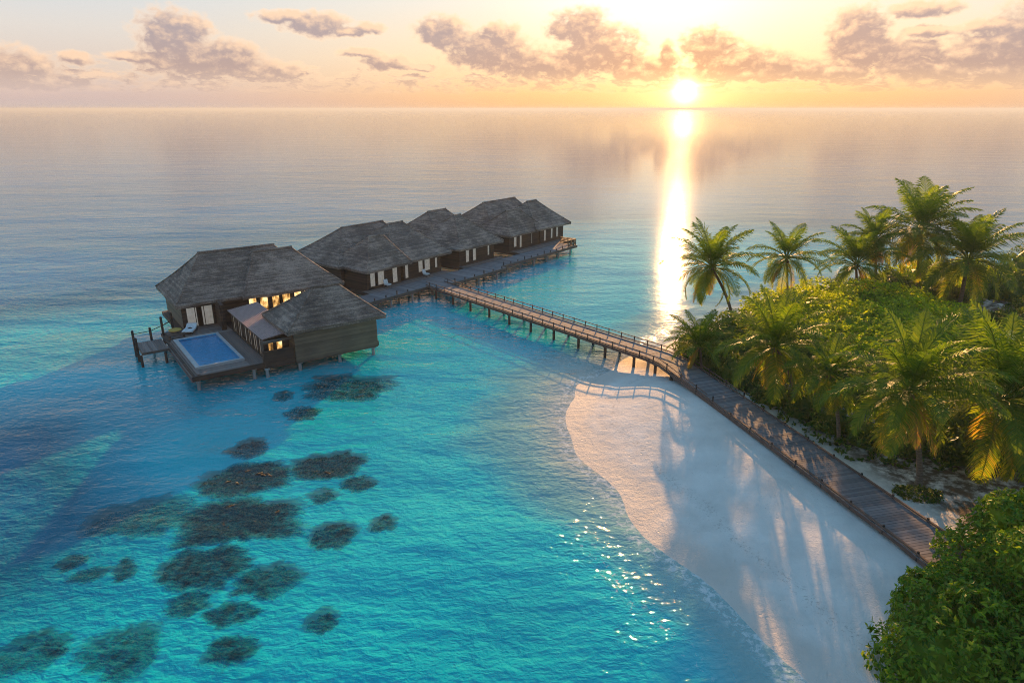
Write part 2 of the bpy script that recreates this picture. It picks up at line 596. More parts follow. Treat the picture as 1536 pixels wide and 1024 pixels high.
    for (a, e, ra, re) in blobs:
        q = k.vm('MULTIPLY_ADD', PW, (1 / ra, 1 / re, 0), (-a / ra, -e / re, 0))
        dd = k.vm('DOT_PRODUCT', q, q, out=1)
        if acc is None: acc = dd
        else:
            n = k.new('ShaderNodeMath', operation='SMOOTH_MIN')
            k.put(n.inputs[0], acc); k.put(n.inputs[1], dd); n.inputs[2].default_value = .35
            acc = n.outputs[0]
    f = k.m('SUBTRACT', 1.0, acc)
    nn = k.noise(k.vm('MULTIPLY', P, (1, 1.35, 1)), 1.0, 6, .56, .2)
    D = k.m('ADD', f, k.m('MULTIPLY', k.m('SUBTRACT', nn, .5), 1.7))
    # low rows of distant cumulus
    band = k.noise(k.vm('MULTIPLY', P, (.55, 1.5, 1)), 1.0, 6, .62, .2)
    bel = k.sep(P)[1]
    bw = k.m('MULTIPLY', k.ss(bel, .5, 1.3), k.ss(bel, 4.6, 2.0))
    D2 = k.m('SUBTRACT', k.m('MULTIPLY', k.m('SUBTRACT', band, .40), 5.0), k.m('MULTIPLY', k.m('SUBTRACT', 1.0, bw), 3.0))
    k.t.links.new(k.m('MAXIMUM', D, D2), go.inputs[0])

    def dens(v):
        n = t.new('ShaderNodeGroup'); n.node_tree = grp
        t.put(n.inputs[0], v)
        return n.outputs[0]

    pv = t.xyz(az, el, 0.0)
    d0 = dens(pv)
    # towards the sun and the bright upper sky
    tox = t.m('MULTIPLY', t.m('SUBTRACT', GLOW_AZ, az), .035)
    tox = t.m('MAXIMUM', t.m('MINIMUM', tox, .42), -.42)
    d1 = dens(t.vm('ADD', pv, t.xyz(tox, .42, 0.0)))
    alpha = t.ss(d0, -.10, .75)
    lit = t.ss(t.m('SUBTRACT', d0, d1), -.15, .85)
    near = t.m('POWER', 2.718, t.m('MULTIPLY', ang, -1 / 10.0))
    dark = t.mix(near, t.mix(t.ss(el, 2.0, 6.0), (.215, .155, .14), (.19, .158, .165)), (.40, .205, .10))
    bright = t.mix(near, (.50, .345, .225), (1.1, .60, .25))
    thick = t.ss(d0, .05, .75)
    ccol = t.mix(t.m('MULTIPLY', thick, t.m('SUBTRACT', 1.0, t.m('MULTIPLY', lit, .75))), bright, dark)
    # aerial fading of clouds to the horizon haze
    fade = t.ss(el, .15, 3.2)
    alpha = t.m('MULTIPLY', alpha, t.m('MULTIPLY', fade, .93))
    alpha = t.m('MULTIPLY', alpha, t.ss(el, 30.0, 12.0))
    cover = t.m('SUBTRACT', 1.0, t.m('MULTIPLY', alpha, t.m('SUBTRACT', 1.0, t.m('MULTIPLY', g1, .8))))
    col = t.mix(cover, ccol, clear)
    bg = t.new('ShaderNodeBackground')
    t.put(bg.inputs[0], col)
    bg.inputs[1].default_value = 1.0
    o = t.new('ShaderNodeOutputWorld')
    t.t.links.new(bg.outputs[0], o.inputs[0])
    w.cycles.sampling_method = 'MANUAL'
    w.cycles.sample_map_resolution = 1024


build_world()
sd = Vector((math.sin(R(SUN_AZ)) * math.cos(R(SUN_EL)), math.cos(R(SUN_AZ)) * math.cos(R(SUN_EL)), math.sin(R(SUN_EL))))
sl = bpy.data.lights.new('sun', 'SUN')
sl.energy = 5.0
sl.angle = R(.6)
sl.color = (1.0, .53, .20)
so = bpy.data.objects.new('sun', sl)
COL.objects.link(so)
so.rotation_euler = sd.to_track_quat('Z', 'Y').to_euler()
so.location = (30, 120, 60)

# ------------------------------------------------------------------ island, seabed and sea
SHORE = np.array([(8.6, 63.8), (6.2, 60.5), (5.0, 56), (4.6, 51), (5.2, 46.5), (6.6, 42), (8.4, 37.5), (10.2, 32.8), (12.0, 28.8), (13.6, 24.0), (15, 16), (18, 2),
                  (90, 0), (135, 60), (120, 104), (88, 110), (64, 105), (46, 98), (34, 89), (27, 82.5), (21, 77), (17.4, 73), (14.0, 69.5), (11, 66)])


def signed_dist(X, Y):
    """metres inland (positive) or out to sea (negative)"""
    best = np.full(X.shape, 1e18)
    inside = np.zeros(X.shape, bool)
    n = len(SHORE)
    for i in range(n):
        ax, ay = SHORE[i]; bx, by = SHORE[(i + 1) % n]
        dx, dy = bx - ax, by - ay
        tt = np.clip(((X - ax) * dx + (Y - ay) * dy) / (dx * dx + dy * dy), 0, 1)
        best = np.minimum(best, (X - ax - tt * dx) ** 2 + (Y - ay - tt * dy) ** 2)
        with np.errstate(divide='ignore', invalid='ignore'):
            c = ((ay > Y) != (by > Y)) & (X < dx * (Y - ay) / (dy if dy else 1e-9) + ax)
        inside ^= c
    return np.where(inside, np.sqrt(best), -np.sqrt(best))


def sstep(x, a, b):
    t = np.clip((x - a) / (b - a), 0, 1)
    return t * t * (3 - 2 * t)


def lines(lo, hi, step, far, step2=None, hi2=None):
    a = list(np.arange(lo, hi + 1e-6, step))
    if hi2:
        a += list(np.arange(hi + step2, hi2 + 1e-6, step2))
    s = step * 1.3; x = a[0]; pre = []
    while x > -far[0]:
        x -= s; s *= 1.32; pre.append(x)
    s = (step2 or step) * 1.3; x = a[-1]; post = []
    while x < far[1]:
        x += s; s *= 1.32; post.append(x)
    return np.array(pre[::-1] + a + post)


def refine(a, lo, hi, n):
    out = []
    for p, q in zip(a[:-1], a[1:]):
        k = n if lo <= p < hi else 1
        out += [p + (q - p) * m_ / k for m_ in range(k)]
    return np.array(out + [a[-1]])


gx = refine(lines(-75, 40, .55, (42000, 42000), 1.2, 110), -33, -5, 3)
gy = refine(lines(14, 112, .55, (400, 42000), 1.5, 170), 26, 63, 3)
GX, GY = np.meshgrid(gx, gy)
SD = signed_dist(GX, GY)
rs = np.random.RandomState(3)


def wav(X, Y, sc_, seed):
    r = np.random.RandomState(seed)
    o = np.zeros(X.shape)
    for i in range(7):
        a = r.uniform(0, 2 * PI); f = sc_ * r.uniform(.6, 1.7); ph = r.uniform(0, 7)
        o += np.sin((X * math.cos(a) + Y * math.sin(a)) * f + ph)
    return o / 7 ** .5


SDn = SD + .45 * wav(GX, GY, .55, 1) * np.clip(1 - np.abs(SD) / 60, 0, 1)
land = 1.15 * sstep(SDn, 0, 13) + .10 * wav(GX, GY, .35, 5) * sstep(SDn, 3, 9) + .02 * SDn * (SDn > 0) * (SDn < 3)
s = np.maximum(-SDn, 0)
sea_d = .035 * s + 1.2 * sstep(s, 4, 17) + .6 * sstep(s, 18, 45) + 6 * sstep(s, 90, 200)
sea_d = np.minimum(sea_d, 8.0)
for (u_, v_, r_, a_) in ((330, 800, 9, .8), (430, 700, 6, .7), (470, 595, 5, .5), (520, 790, 5, .5)):
    p_ = at(u_, v_); sea_d -= a_ * np.exp(-((GX - p_.x) ** 2 + (GY - p_.y) ** 2) / r_ ** 2) * sstep(s, 3, 9)
sea_d += .10 * wav(GX, GY, .5, 9) * sstep(s, 5, 14)
Z = np.where(SDn > 0, land, -sea_d)
far_r = np.hypot(GX - 10, GY - 60)


def blob(u, v, r, amp, aspect=1.0):
    p = at(u, v)
    return amp * np.exp(-(((GX - p.x) / r) ** 2 + ((GY - p.y) / (r * aspect)) ** 2))


# how blue the column of water reads: lagoon shallow, drop-off deep, a little painted villa shade
TONE = .95 * sstep(s, -.5, 10.5) + .035 * np.minimum(s, 12)
TONE += 6.5 * sstep(far_r, 62, 150)
TONE += blob(-60, 720, 12, 5, 1.2) + blob(30, 800, 7, 1.8) + blob(40, 420, 34, 5.5, .75) + blob(-30, 900, 9, 1.6)
TONE += blob(820, 960, 10, 1.3) + blob(330, 585, 6, 1.2) + blob(560, 330, 50, 2.0)  # small middle blob paints villa shade into the water colour
TONE -= blob(100, 520, 13, 2.2, .6) + blob(250, 680, 6, 1.2)
TONE = np.maximum(TONE, .02 * s)


def grid_mesh(name, X, Y, Zc, mat, keep=None, attrs=None):
    ny, nx = X.shape
    idx = np.arange(ny * nx).reshape(ny, nx)
    quads = np.stack([idx[:-1, :-1], idx[:-1, 1:], idx[1:, 1:], idx[1:, :-1]], -1).reshape(-1, 4)
    if keep is not None: quads = quads[keep.reshape(-1)]
    used = np.unique(quads)
    remap = np.zeros(ny * nx, int); remap[used] = np.arange(len(used))
    quads = remap[quads]
    co = np.stack([X, Y, Zc], -1).reshape(-1, 3)[used]
    me = bpy.data.meshes.new(name)
    me.vertices.add(len(co)); me.vertices.foreach_set('co', co.astype(np.float32).ravel())
    me.loops.add(quads.size); me.loops.foreach_set('vertex_index', quads.astype(np.int32).ravel())
    me.polygons.add(len(quads))
    me.polygons.foreach_set('loop_start', np.arange(0, quads.size, 4, dtype=np.int32))
    me.polygons.foreach_set('use_smooth', np.ones(len(quads), bool))
    me.update(calc_edges=True)
    for k, a in (attrs or {}).items():
        at_ = me.attributes.new(k, 'FLOAT', 'POINT')
        at_.data.foreach_set('value', a.reshape(-1)[used].astype(np.float32))
    me.materials.append(mat)
    me.validate()
    o = bpy.data.objects.new(name, me)
    COL.objects.link(o)
    return o


PATH = [Vector((-10.86, 93.95)), Vector((15.2, 63.7)), Vector((20.9, 44.0)), Vector((23.7, 33.5)), Vector((25.5, 25.0))]


def path_dist(X, Y):
    """metres to the right of the boardwalk centre line (inland side positive)"""
    best = np.full(X.shape, 1e18); side = np.zeros(X.shape)
    for a, b in zip(PATH[:-1], PATH[1:]):
        d = b - a
        tt = np.clip(((X - a.x) * d.x + (Y - a.y) * d.y) / d.length_squared, 0, 1)
        q = (X - a.x - tt * d.x) ** 2 + (Y - a.y - tt * d.y) ** 2
        cr = d.y * (X - a.x) - d.x * (Y - a.y)
        m_ = q < best
        best = np.where(m_, q, best); side = np.where(m_, np.sign(cr), side)
    return np.sqrt(best) * side


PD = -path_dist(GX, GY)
soil_shade = sstep(PD, 2.2, 5.0) * sstep(SDn, 2, 6)  # litter ground, brought nearer the boardwalk to stand in for plant shade
zc = (Z[:-1, :-1] + Z[1:, :-1] + Z[1:, 1:] + Z[:-1, 1:]) / 4
tag(grid_mesh('beach', GX, GY, Z, M['sand'], zc > -.25, {'soil_shade': soil_shade}), 'pale coral sand of the island and its beach', 'beach', kind='structure')
tag(grid_mesh('seabed', GX, GY, Z, M['sand'], zc <= -.25, {'soil_shade': soil_shade}), 'sandy floor of the lagoon under the water', 'seabed', kind='structure')


def ground(x, y):
    X = np.array([[x]]); Y = np.array([[y]])
    i = min(max(int(np.searchsorted(gx, x)), 1), len(gx) - 1); j = min(max(int(np.searchsorted(gy, y)), 1), len(gy) - 1)
    fx = (x - gx[i - 1]) / (gx[i] - gx[i - 1]); fy = (y - gy[j - 1]) / (gy[j] - gy[j - 1])
    return float((Z[j - 1, i - 1] * (1 - fx) + Z[j - 1, i] * fx) * (1 - fy) + (Z[j, i - 1] * (1 - fx) + Z[j, i] * fx) * fy)


# ------------------------------------------------------------------ corals
CORALS = [  # u, v, half width px, half height px, tilt deg, top depth, label
    (372, 673, 32, 17, 8, -.10, 'small grey brown coral head just off the shadow of the pool villa'),
    (368, 719, 66, 25, 20, -.10, 'long brown coral head slanting beside the brightest turquoise patch'),
    (492, 699, 52, 21, 12, -.10, 'grey brown coral head with a pale front edge, topmost of the eastern pair'),
    (538, 726, 24, 12, 8, -.18, 'small oval coral head just seaward of the beach shallows, below the grey pair'),
    (483, 745, 20, 11, 10, -.30, 'small dark coral head between the central reef and the oval one'),
    (210, 775, 76, 31, 8, -.24, 'broad dim green coral patch on the deep side of the reef'),
    (362, 782, 92, 36, 5, -.10, 'largest brown coral head at the centre of the reef'),
    (497, 804, 32, 21, 0, -.18, 'round coral head standing alone with a pale crusted top'),
    (574, 786, 20, 13, 0, -.22, 'little round coral head farthest out towards the beach'),
    (305, 853, 68, 34, 14, -.12, 'tan coral head with bright crusts, just below the largest one'),
    (400, 871, 50, 28, 14, -.20, 'brown coral head between the tan one and the open sand'),
    (278, 908, 36, 22, 20, -.20, 'greenish coral head tucked under the tan one'),
    (344, 924, 38, 20, 14, -.20, 'dim oval coral head between the tan one and the lowest dark one'),
    (482, 932, 26, 22, 0, -.24, 'round dark coral head alone on the open teal sand'),
    (345, 978, 44, 24, 18, -.20, 'dark mossy coral head lowest on the reef towards the beach'),
    (180, 980, 66, 46, 10, -.22, 'big soft edged dark coral patch at the lower edge of the photo'),
    (42, 982, 58, 36, 30, -.22, 'dark coral patch in the bottom corner of the photo'),
    (524, 581, 70, 22, 6, -.20, 'long green coral patch in the shadow of the brown pavilion'),
    (424, 594, 16, 9, 0, -.20, 'tiny dark coral head near the front pile of the pavilion'),
    (453, 621, 27, 11, 4, -.20, 'dark green coral head at the rim of the villa shadow'),
    (106, 845, 26, 12, 32, -.22, 'slim dark coral head, uppermost of three slanting ones'),
    (132, 864, 28, 12, 34, -.22, 'slim dark coral head, middle one of three slanting ones'),
    (186, 856, 17, 19, 30, -.22, 'upright dark coral head, closest to the reef of three slanting ones'),
]
CTOP = np.full(GX.shape, -99.0)
for (u, v, ru, rv, tl, top, lab) in CORALS:
    c = at(u, v)
    c.y += .35
    rx = (at(u + ru, v) - at(u - ru, v)).length / 2 * 1.20
    ry = (at(u, v - rv) - at(u, v + rv)).length / 2 * 1.10
    gz = min(ground(c.x, c.y), top - .45)
    an = R(tl)
    sx = random.uniform(0, 90)
    can, san = math.cos(an), math.sin(an)

    def rim(ca, sa):
        return max(.45, 1 + .30 * nz(ca * 1.2 + sx, sa * 1.2, 1) + .17 * nz(ca * 2.6 + sx, sa * 2.6, 4) + .12 * nz(ca * 6 + sx, sa * 6, 9) + .06 * nz(ca * 14 + sx, sa * 14, 3))

    def crest(x, y, rr):
        prof = (1 - min(rr, 1) ** 6)
        k1 = nz(x * .5, y * .5, sx); k2 = abs(nz(x * 1.3, y * 1.3, sx + 5)); k4 = abs(nz(x * 2.9, y * 2.9, sx + 2)); k3 = nz(x * 6, y * 6, sx)
        z = gz - .25 + (top - gz + .12) * prof * (.90 + .12 * k1) + (.42 * k2 + .30 * k4 + .10 * k3 + (.06 if top > -.15 else -.02)) * min(1, prof * 1.5)
        return z if z < -.14 else -.14 + (.28 if top > -.15 else .15) * (1 - math.exp(-(z + .14) * (3.2 if top > -.15 else 4)))

    mb = MB()
    NA, NR = 150, 40
    for j in range(NR + 1):
        rr = (j / NR) ** .8
        for i in range(NA):
            a = 2 * PI * i / NA
            ca, sa = math.cos(a), math.sin(a)
            e = rim(ca, sa)
            lx, ly = ca * rr * e * rx, sa * rr * e * ry
            x = c.x + lx * can - ly * san
            y = c.y + lx * san + ly * can
            mb.v.append((x, y, crest(x, y, rr)))
    mb.attr = [0.0] * len(mb.v)
    for j in range(NR):
        for i in range(NA):
            i2 = (i + 1) % NA
            mb.f.append((j * NA + i, j * NA + i2, (j + 1) * NA + i2, (j + 1) * NA + i))
    o = mb.build('coral_head', M['coral'], smooth=True)
    tag(o, lab, 'coral', 'coral heads in the lagoon')
    m_ = max(rx, ry) * 1.9
    for jj in range(int(np.searchsorted(gy, c.y - m_)), int(np.searchsorted(gy, c.y + m_))):
        for ii in range(int(np.searchsorted(gx, c.x - m_)), int(np.searchsorted(gx, c.x + m_))):
            dx, dy = gx[ii] - c.x, gy[jj] + .22 - c.y
            lx, ly = (dx * can + dy * san) / rx, (-dx * san + dy * can) / ry
            r0 = math.hypot(lx, ly)
            if r0 > 1.75: continue
            e = rim(lx / max(r0, 1e-6), ly / max(r0, 1e-6))
            if r0 / e < 1.0: CTOP[jj, ii] = max(CTOP[jj, ii], crest(gx[ii], gy[jj] + .22, r0 / e))

DEPTH = np.clip(-np.maximum(Z, CTOP), 0.0, 9.0)
frac = np.clip(DEPTH / np.maximum(-Z, .3), .0, 1)
TONEW = TONE.copy()
THIN = np.where((Z < -.3) & (CTOP > -50), np.clip(.04 + .85 * np.clip(DEPTH - .12, 0, 9) ** 1.1, 0, 1), 1.0)
TONEW = np.where(far_r > 260, 9.0, TONEW)
AZG = np.degrees(np.arctan2(GX, np.maximum(GY, 1.0)))
CALM = np.exp(-((AZG - 13.0) / 9.0) ** 2) * sstep(np.hypot(GX, GY), 55, 85)      # made-up calm strip towards the sun, shaped to narrow its glitter
CHOP = (.38 * sstep(s, 0, 2.5) + .03) * (1 - .55 * sstep(far_r, 25, 110)) * (1 - .55 * sstep(far_r, 110, 500)) * (1 - .90 * CALM) * (1 - .8 * CALM * sstep(far_r, 110, 420))
landc = (SDn[:-1, :-1] < 2.2) | (SDn[1:, 1:] < 2.2) | (SDn[:-1, 1:] < 2.2) | (SDn[1:, :-1] < 2.2)
tag(grid_mesh('sea', GX, GY, np.zeros(GX.shape), M['sea'], landc, {'depth': DEPTH, 'tone': TONEW, 'chop': CHOP, 'shore': -Z, 'thin': THIN}),
    'turquoise lagoon deepening into calm sea out to the horizon', 'sea', kind='structure')


# ------------------------------------------------------------------ building parts
def hip(mb, u0, u1, v0, v1, ze, ru0, ru1, rv, zr, n=24, sag=.25, seed=0.0):
    """shingled hip roof in stepped courses; ridge from ru0 to ru1 at rv; sag bends the slope"""
    seg = [int(max(4, (u1 - u0) / .9)), int(max(4, (v1 - v0) / .9))]

    def ring(t, lip, out):
        a0, a1 = u0 + (ru0 - u0) * t - out, u1 + (ru1 - u1) * t + out
        b0, b1 = v0 + (rv - v0) * t - out, v1 + (rv - v1) * t + out
        z = ze + (zr - ze) * (t - sag * t * (1 - t) * .55) + lip
        pts = []
        for (p, q, m_) in (((a0, b0), (a1, b0), seg[0]), ((a1, b0), (a1, b1), seg[1]), ((a1, b1), (a0, b1), seg[0]), ((a0, b1), (a0, b0), seg[1])):
            for i in range(m_):
                f = i / m_
                x, y = p[0] + (q[0] - p[0]) * f, p[1] + (q[1] - p[1]) * f
                j = (nz(x * 1.7 + seed, y * 1.7, t * 9) * .045 + nz(x * 4.1, y * 4.1, seed) * .10 * (1 - t) ** 4 + nz(x * .3, y * .3, seed) * .10 * (1 - t * .6))
                pts.append((x, y, z + j))
        return pts

    rings = [ring(0, -.34, -.55), ring(0, -.30, -.02)]
    for k in range(n):
        rings.append(ring(k / n, .045, .0))
        rings.append(ring((k + 1) / n, .0, .0))
    base = len(mb.v); m_ = len(rings[0])
    for r in rings: mb.v.extend(r)
    mb.attr.extend([0.0] * (m_ * len(rings)))
    for i in range(len(rings) - 1):
        for k in range(m_):
            k2 = (k + 1) % m_
            mb.f.append((base + i * m_ + k, base + i * m_ + k2, base + (i + 1) * m_ + k2, base + (i + 1) * m_ + k))
    # ceiling under the eaves
    mb.f.append(tuple(base + k for k in range(m_ - 1, -1, -1)))


def cap_line(mb, pts, r=.13):
    mb.tube(pts, [r] * len(pts), 6)


def hip_caps(mb, u0, u1, v0, v1, ze, ru0, ru1, rv, zr, sag=.25):
    """rolled caps along the ridge and the four hips"""
    for (a, b, ra) in ((u0, v0, ru0), (u1, v0, ru1), (u1, v1, ru1), (u0, v1, ru0)):
        pts = []
        for i in range(9):
            t = i / 8
            pts.append((a + (ra - a) * t, b + (rv - b) * t, ze + (zr - ze) * (t - sag * t * (1 - t) * .55) + .03))
        cap_line(mb, pts, .10)
    if ru1 - ru0 > .3:
        cap_line(mb, [(ru0 - .15, rv, zr + .04), ((ru0 + ru1) / 2, rv, zr + .01), (ru1 + .15, rv, zr + .06)], .15)


def wall(mb, p0, p1, z0, z1, th=.16, openings=()):
    """a wall from p0 to p1, its thickness to the left, with rectangular openings (s0, s1, zb, zt)"""
    d = Vector((p1[0] - p0[0], p1[1] - p0[1])); L = d.length; d = d / L
    s = 0.0
    for (a, b, zb, zt) in sorted(openings):
        if a > s + .001: mb.ob(p0, d, s, a, 0, th, z0, z1)
        if zb > z0 + .001: mb.ob(p0, d, a, b, 0, th, z0, zb)
        if zt < z1 - .001: mb.ob(p0, d, a, b, 0, th, zt, z1)
        s = b
    if s < L - .001: mb.ob(p0, d, s, L, 0, th, z0, z1)


def window(parent, p0, p1, op, th=.16, lit=False, mull=1, name='window'):
    d = Vector((p1[0] - p0[0], p1[1] - p0[1])).normalized()
    a, b, zb, zt = op
    mb = MB()
    w = .06
    mb.ob(p0, d, a, a + w, -.02, th * .7, zb, zt); mb.ob(p0, d, b - w, b, -.02, th * .7, zb, zt)
    mb.ob(p0, d, a + w, b - w, -.02, th * .7, zb, zb + w); mb.ob(p0, d, a + w, b - w, -.02, th * .7, zt - w, zt)
    for i in range(mull):
        c = a + (b - a) * (i + 1) / (mull + 1)
        mb.ob(p0, d, c - .03, c + .03, 0, th * .6, zb + w, zt - w)
    fr = mb.build(name, M['window_frame'], parent)
    g = MB()
    gn = (-d.y * th * .3, d.x * th * .3)
    ga, gb = (p0[0] + d.x * (a + w) + gn[0], p0[1] + d.y * (a + w) + gn[1]), (p0[0] + d.x * (b - w) + gn[0], p0[1] + d.y * (b - w) + gn[1])
    g.add([(*ga, zb + w), (*gb, zb + w), (*gb, zt - w), (*ga, zt - w)], [(0, 1, 2, 3)])
    g.build('pane', M['glass'], fr)
    c = MB()
    n = max(8, int((b - a) / .07))
    gaps = [] if mull == 0 else [(a + (b - a) * .5, .10 * (b - a))]
    nx, ny = -d.y, d.x
    prev = None
    for i in range(n + 1):
        sx = a + (b - a) * i / n
        off = th * .55 + .08 + .04 * math.sin(sx * 21) + .02 * math.sin(sx * 9 + 1)
        q = (p0[0] + d.x * sx + nx * off, p0[1] + d.y * sx + ny * off)
        if prev and not any(abs((sx + ps) / 2 - g0) < gw for g0, gw in gaps):
            c.add([(*prev, zb), (*q, zb), (*q, zt), (*prev, zt)], [(0, 1, 2, 3)])
        prev, ps = q, sx
    c.build('curtain', M['lamplit' if lit else 'curtain'], fr)
    return fr


def pile(parent, x, y, z1, r=.17, zb=-3.2):
    mb = MB()
    mb.tube([(x, y, zb), (x, y, -.3), (x, y, z1)], [r, r, r * .97], 12)
    mb.bb(x - r * 1.4, x + r * 1.4, y - r * 1.4, y + r * 1.4, z1 - .18, z1 - .003)
    return mb.build('pile', M['concrete_pile'], parent, smooth=False)


def planks_rect(mb, u0, u1, v0, v1, z1, along='v', w=.19, gap=.022, t=.05):
    if along == 'v':
        n = max(1, round((u1 - u0) / w)); st = (u1 - u0) / n
        for i in range(n): mb.bb(u0 + i * st, u0 + (i + 1) * st - gap, v0, v1, z1 - t, z1 + random.uniform(-.004, .004))
    else:
        n = max(1, round((v1 - v0) / w)); st = (v1 - v0) / n
        for i in range(n): mb.bb(u0, u1, v0 + i * st, v0 + (i + 1) * st - gap, z1 - t, z1 + random.uniform(-.004, .004))


# ------------------------------------------------------------------ pool villa
V1 = empty('overwater_villa', (-29.5, 58.5, 0), R(36), 'brown thatched villa with a raised blue plunge pool on its deck', 'villa', 'overwater villas')


def pool_villa():
    D = 1.6
    mb = MB()
    planks_rect(mb, .62, 5.25, 0, 1.55, D, 'u'); planks_rect(mb, 5.25, 6.9, 0, 11.9, D, 'v'); planks_rect(mb, .62, 6.9, 11.9, 15.98, D, 'u')
    mb.build('deck', M['deck_planks'], V1)
    mb = MB()
    mb.bb(.2, 6.9, .02, 16.0, 1.18, 1.545); mb.bb(2.0, 20.3, 16.0, 25.6, 1.05, 1.5); mb.bb(6.92, 18.6, -.3, 15.98, 1.0, 1.5)
    mb.build('floor_slab', M['dark_timber_wall'], V1)
    mb = MB()   # sloping plank skirt on the sea side of the pool
    for i in range(5):
        z0 = 1.72 - i * .16; x0 = .62 - i * .13
        mb.bar((x0, .02, z0), (x0, 12.0, z0), .30, .045)
    mb.build('side_skirt', M['deck_planks'], V1)
    mb = MB(); mb.bb(-.02, 6.9, -.1, .0, 1.12, 1.575); mb.build('fascia', M['dark_timber_wall'], V1)
    # pool
    pu0, pu1, pv0, pv1 = .70, 5.2, 1.6, 11.85
    mb = MB()
    w, zt = .42, 1.86
    mb.bb(pu0, pu0 + w, pv0, pv1, 1.2, zt); mb.bb(pu1 - .30, pu1, pv0, pv1, 1.2, zt)
    mb.bb(pu0 + w, pu1 - .30, pv0, pv0 + .34, 1.2, zt); mb.bb(pu0 + w, pu1 - .30, pv1 - .34, pv1, 1.2, zt)
    rim = mb.build('pool_rim', M['pool_coping'], V1)
    mb = MB(); mb.add([(pu0 + w, pv0 + .34, 1.58), (pu1 - .3, pv0 + .34, 1.58), (pu1 - .3, pv1 - .34, 1.58), (pu0 + w, pv1 - .34, 1.58)], [(0, 1, 2, 3)])
    for (a, b) in (((pu0 + w + .003, pv0 + .34), (pu0 + w + .003, pv1 - .34)), ((pu1 - .303, pv0 + .34), (pu1 - .303, pv1 - .34)),
                   ((pu0 + w, pv0 + .343), (pu1 - .3, pv0 + .343)), ((pu0 + w, pv1 - .343), (pu1 - .3, pv1 - .343))):
        mb.add([(*a, 1.205), (*b, 1.205), (*b, 1.83), (*a, 1.83)], [(0, 1, 2, 3)])
    mb.build('pool_basin', M['pool_tile'], V1)
    mb = MB(); mb.add([(pu0 + w, pv0 + .34, 1.79), (pu1 - .3, pv0 + .34, 1.79), (pu1 - .3, pv1 - .34, 1.79), (pu0 + w, pv1 - .34, 1.79)], [(0, 1, 2, 3)])
    mb.build('pool_water', M['pool_water'], V1)
    # main house
    wz0, wz1 = 1.5, 4.62
    front = [(.45, 3.3, 1.62, 3.95), (7.3, 9.6, 1.7, 4.1), (10.0, 12.3, 1.7, 4.1), (12.7, 15.0, 1.7, 4.1), (15.3, 16.9, 1.9, 4.0)]
    P0, P1 = (2.6, 16.0), (20.0, 16.0)
    mb = MB()
    wall(mb, P0, P1, wz0, wz1, openings=front)
    wall(mb, (20.0, 16.16), (20.0, 25.2), wz0, wz1); wall(mb, (20.0, 25.2), (2.6, 25.2), wz0, wz1)
    mb.build('wall', M['dark_timber_wall'], V1)
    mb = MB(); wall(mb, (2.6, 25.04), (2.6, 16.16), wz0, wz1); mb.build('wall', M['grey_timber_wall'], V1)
    for i, op in enumerate(front):
        window(V1, P0, P1, op, lit=i > 0, mull=1 if i else 2)
    # recess wall and beam beside the first window
    mb = MB(); mb.bb(6.15, 6.45, 12.9, 15.98, 1.6, 4.5); mb.bb(5.95, 6.12, 13.0, 13.2, 1.6, 4.45); mb.build('partition', M['dark_timber_wall'], V1)
    ra = (1.9, 19.6, 15.0, 26.2, 4.55, 6.2, 14.9, 20.8, 9.0)
    rb = (9.0, 21.3, 14.7, 24.4, 4.5, 12.0, 16.6, 19.4, 8.72)
    mb = MB(); hip(mb, *ra, n=28, seed=1); hip(mb, *rb, n=28, seed=4)
    rf = mb.build('roof', M['thatch'], V1)
    mb = MB(); hip_caps(mb, *ra); mb.build('ridge_cap', M['thatch'], rf)
    mb = MB(); hip_caps(mb, *rb); mb.build('ridge_cap', M['thatch'], rf)
    # gallery towards the pavilion: curtained openings facing the pool, low tiled roof
    G0, G1 = (6.95, 12.6), (6.95, .9)
    ops = [(.5 + i * 1.86, .5 + i * 1.86 + 1.6, 1.62, 3.45) for i in range(6)]
    mb = MB(); wall(mb, G0, G1, 1.5, 3.7, openings=ops); mb.build('wall', M['dark_timber_wall'], V1)
    for op in ops: window(V1, G0, G1, op, mull=1)
    mb = MB()
    nt = 18
    for i in range(nt):
        a0, a1 = i / nt, (i + 1) / nt
        x0, x1 = 6.8 + 3.35 * a0, 6.8 + 3.35 * a1
        z0, z1 = 3.72 + .42 * a0, 3.72 + .42 * a1
        mb.add([(x0, .5, z0 + .05), (x0, 13.2, z0 + .05), (x1, 13.2, z1), (x1, .5, z1), (x0, .5, z0 - .06), (x0, 13.2, z0 - .06)],
               [(0, 3, 2, 1), (0, 1, 5, 4)])
    mb.add([(6.8, .5, 3.66), (6.8, 13.2, 3.66), (10.15, 13.2, 4.08), (10.15, .5, 4.08)], [(0, 1, 2, 3)])
    mb.build('gallery_roof', M['pink_tile'], V1)
    # open balcony between deck and pavilion
    mb = MB(); mb.bb(6.55, 9.55, -.22, -.1, .95, 2.62); mb.bb(6.5, 9.55, -.26, -.05, 2.62, 2.7); mb.build('balcony_parapet', M['dark_timber_wall'], V1)
    mb = MB(); mb.bb(6.5, 6.68, -.05, .13, 1.5, 3.8); mb.bb(6.5, 9.5, -.12, .1, 3.45, 3.66); mb.build('balcony_frame', M['post_wood'], V1)
    mb = MB(); wall(mb, (7.0, 1.05), (9.5, 1.05), 1.5, 3.7, openings=[(.4, 1.9, 1.9, 3.3)]); mb.build('wall', M['dark_timber_wall'], V1)
    window(V1, (7.0, 1.05), (9.5, 1.05), (.4, 1.9, 1.9, 3.3), lit=True, mull=1)
    # pavilion with blind timber walls
    mb = MB()
    wall(mb, (9.6, -.5), (18.4, -.5), .95, 4.55); wall(mb, (18.4, -.34), (18.4, 6.3), .95, 4.55)
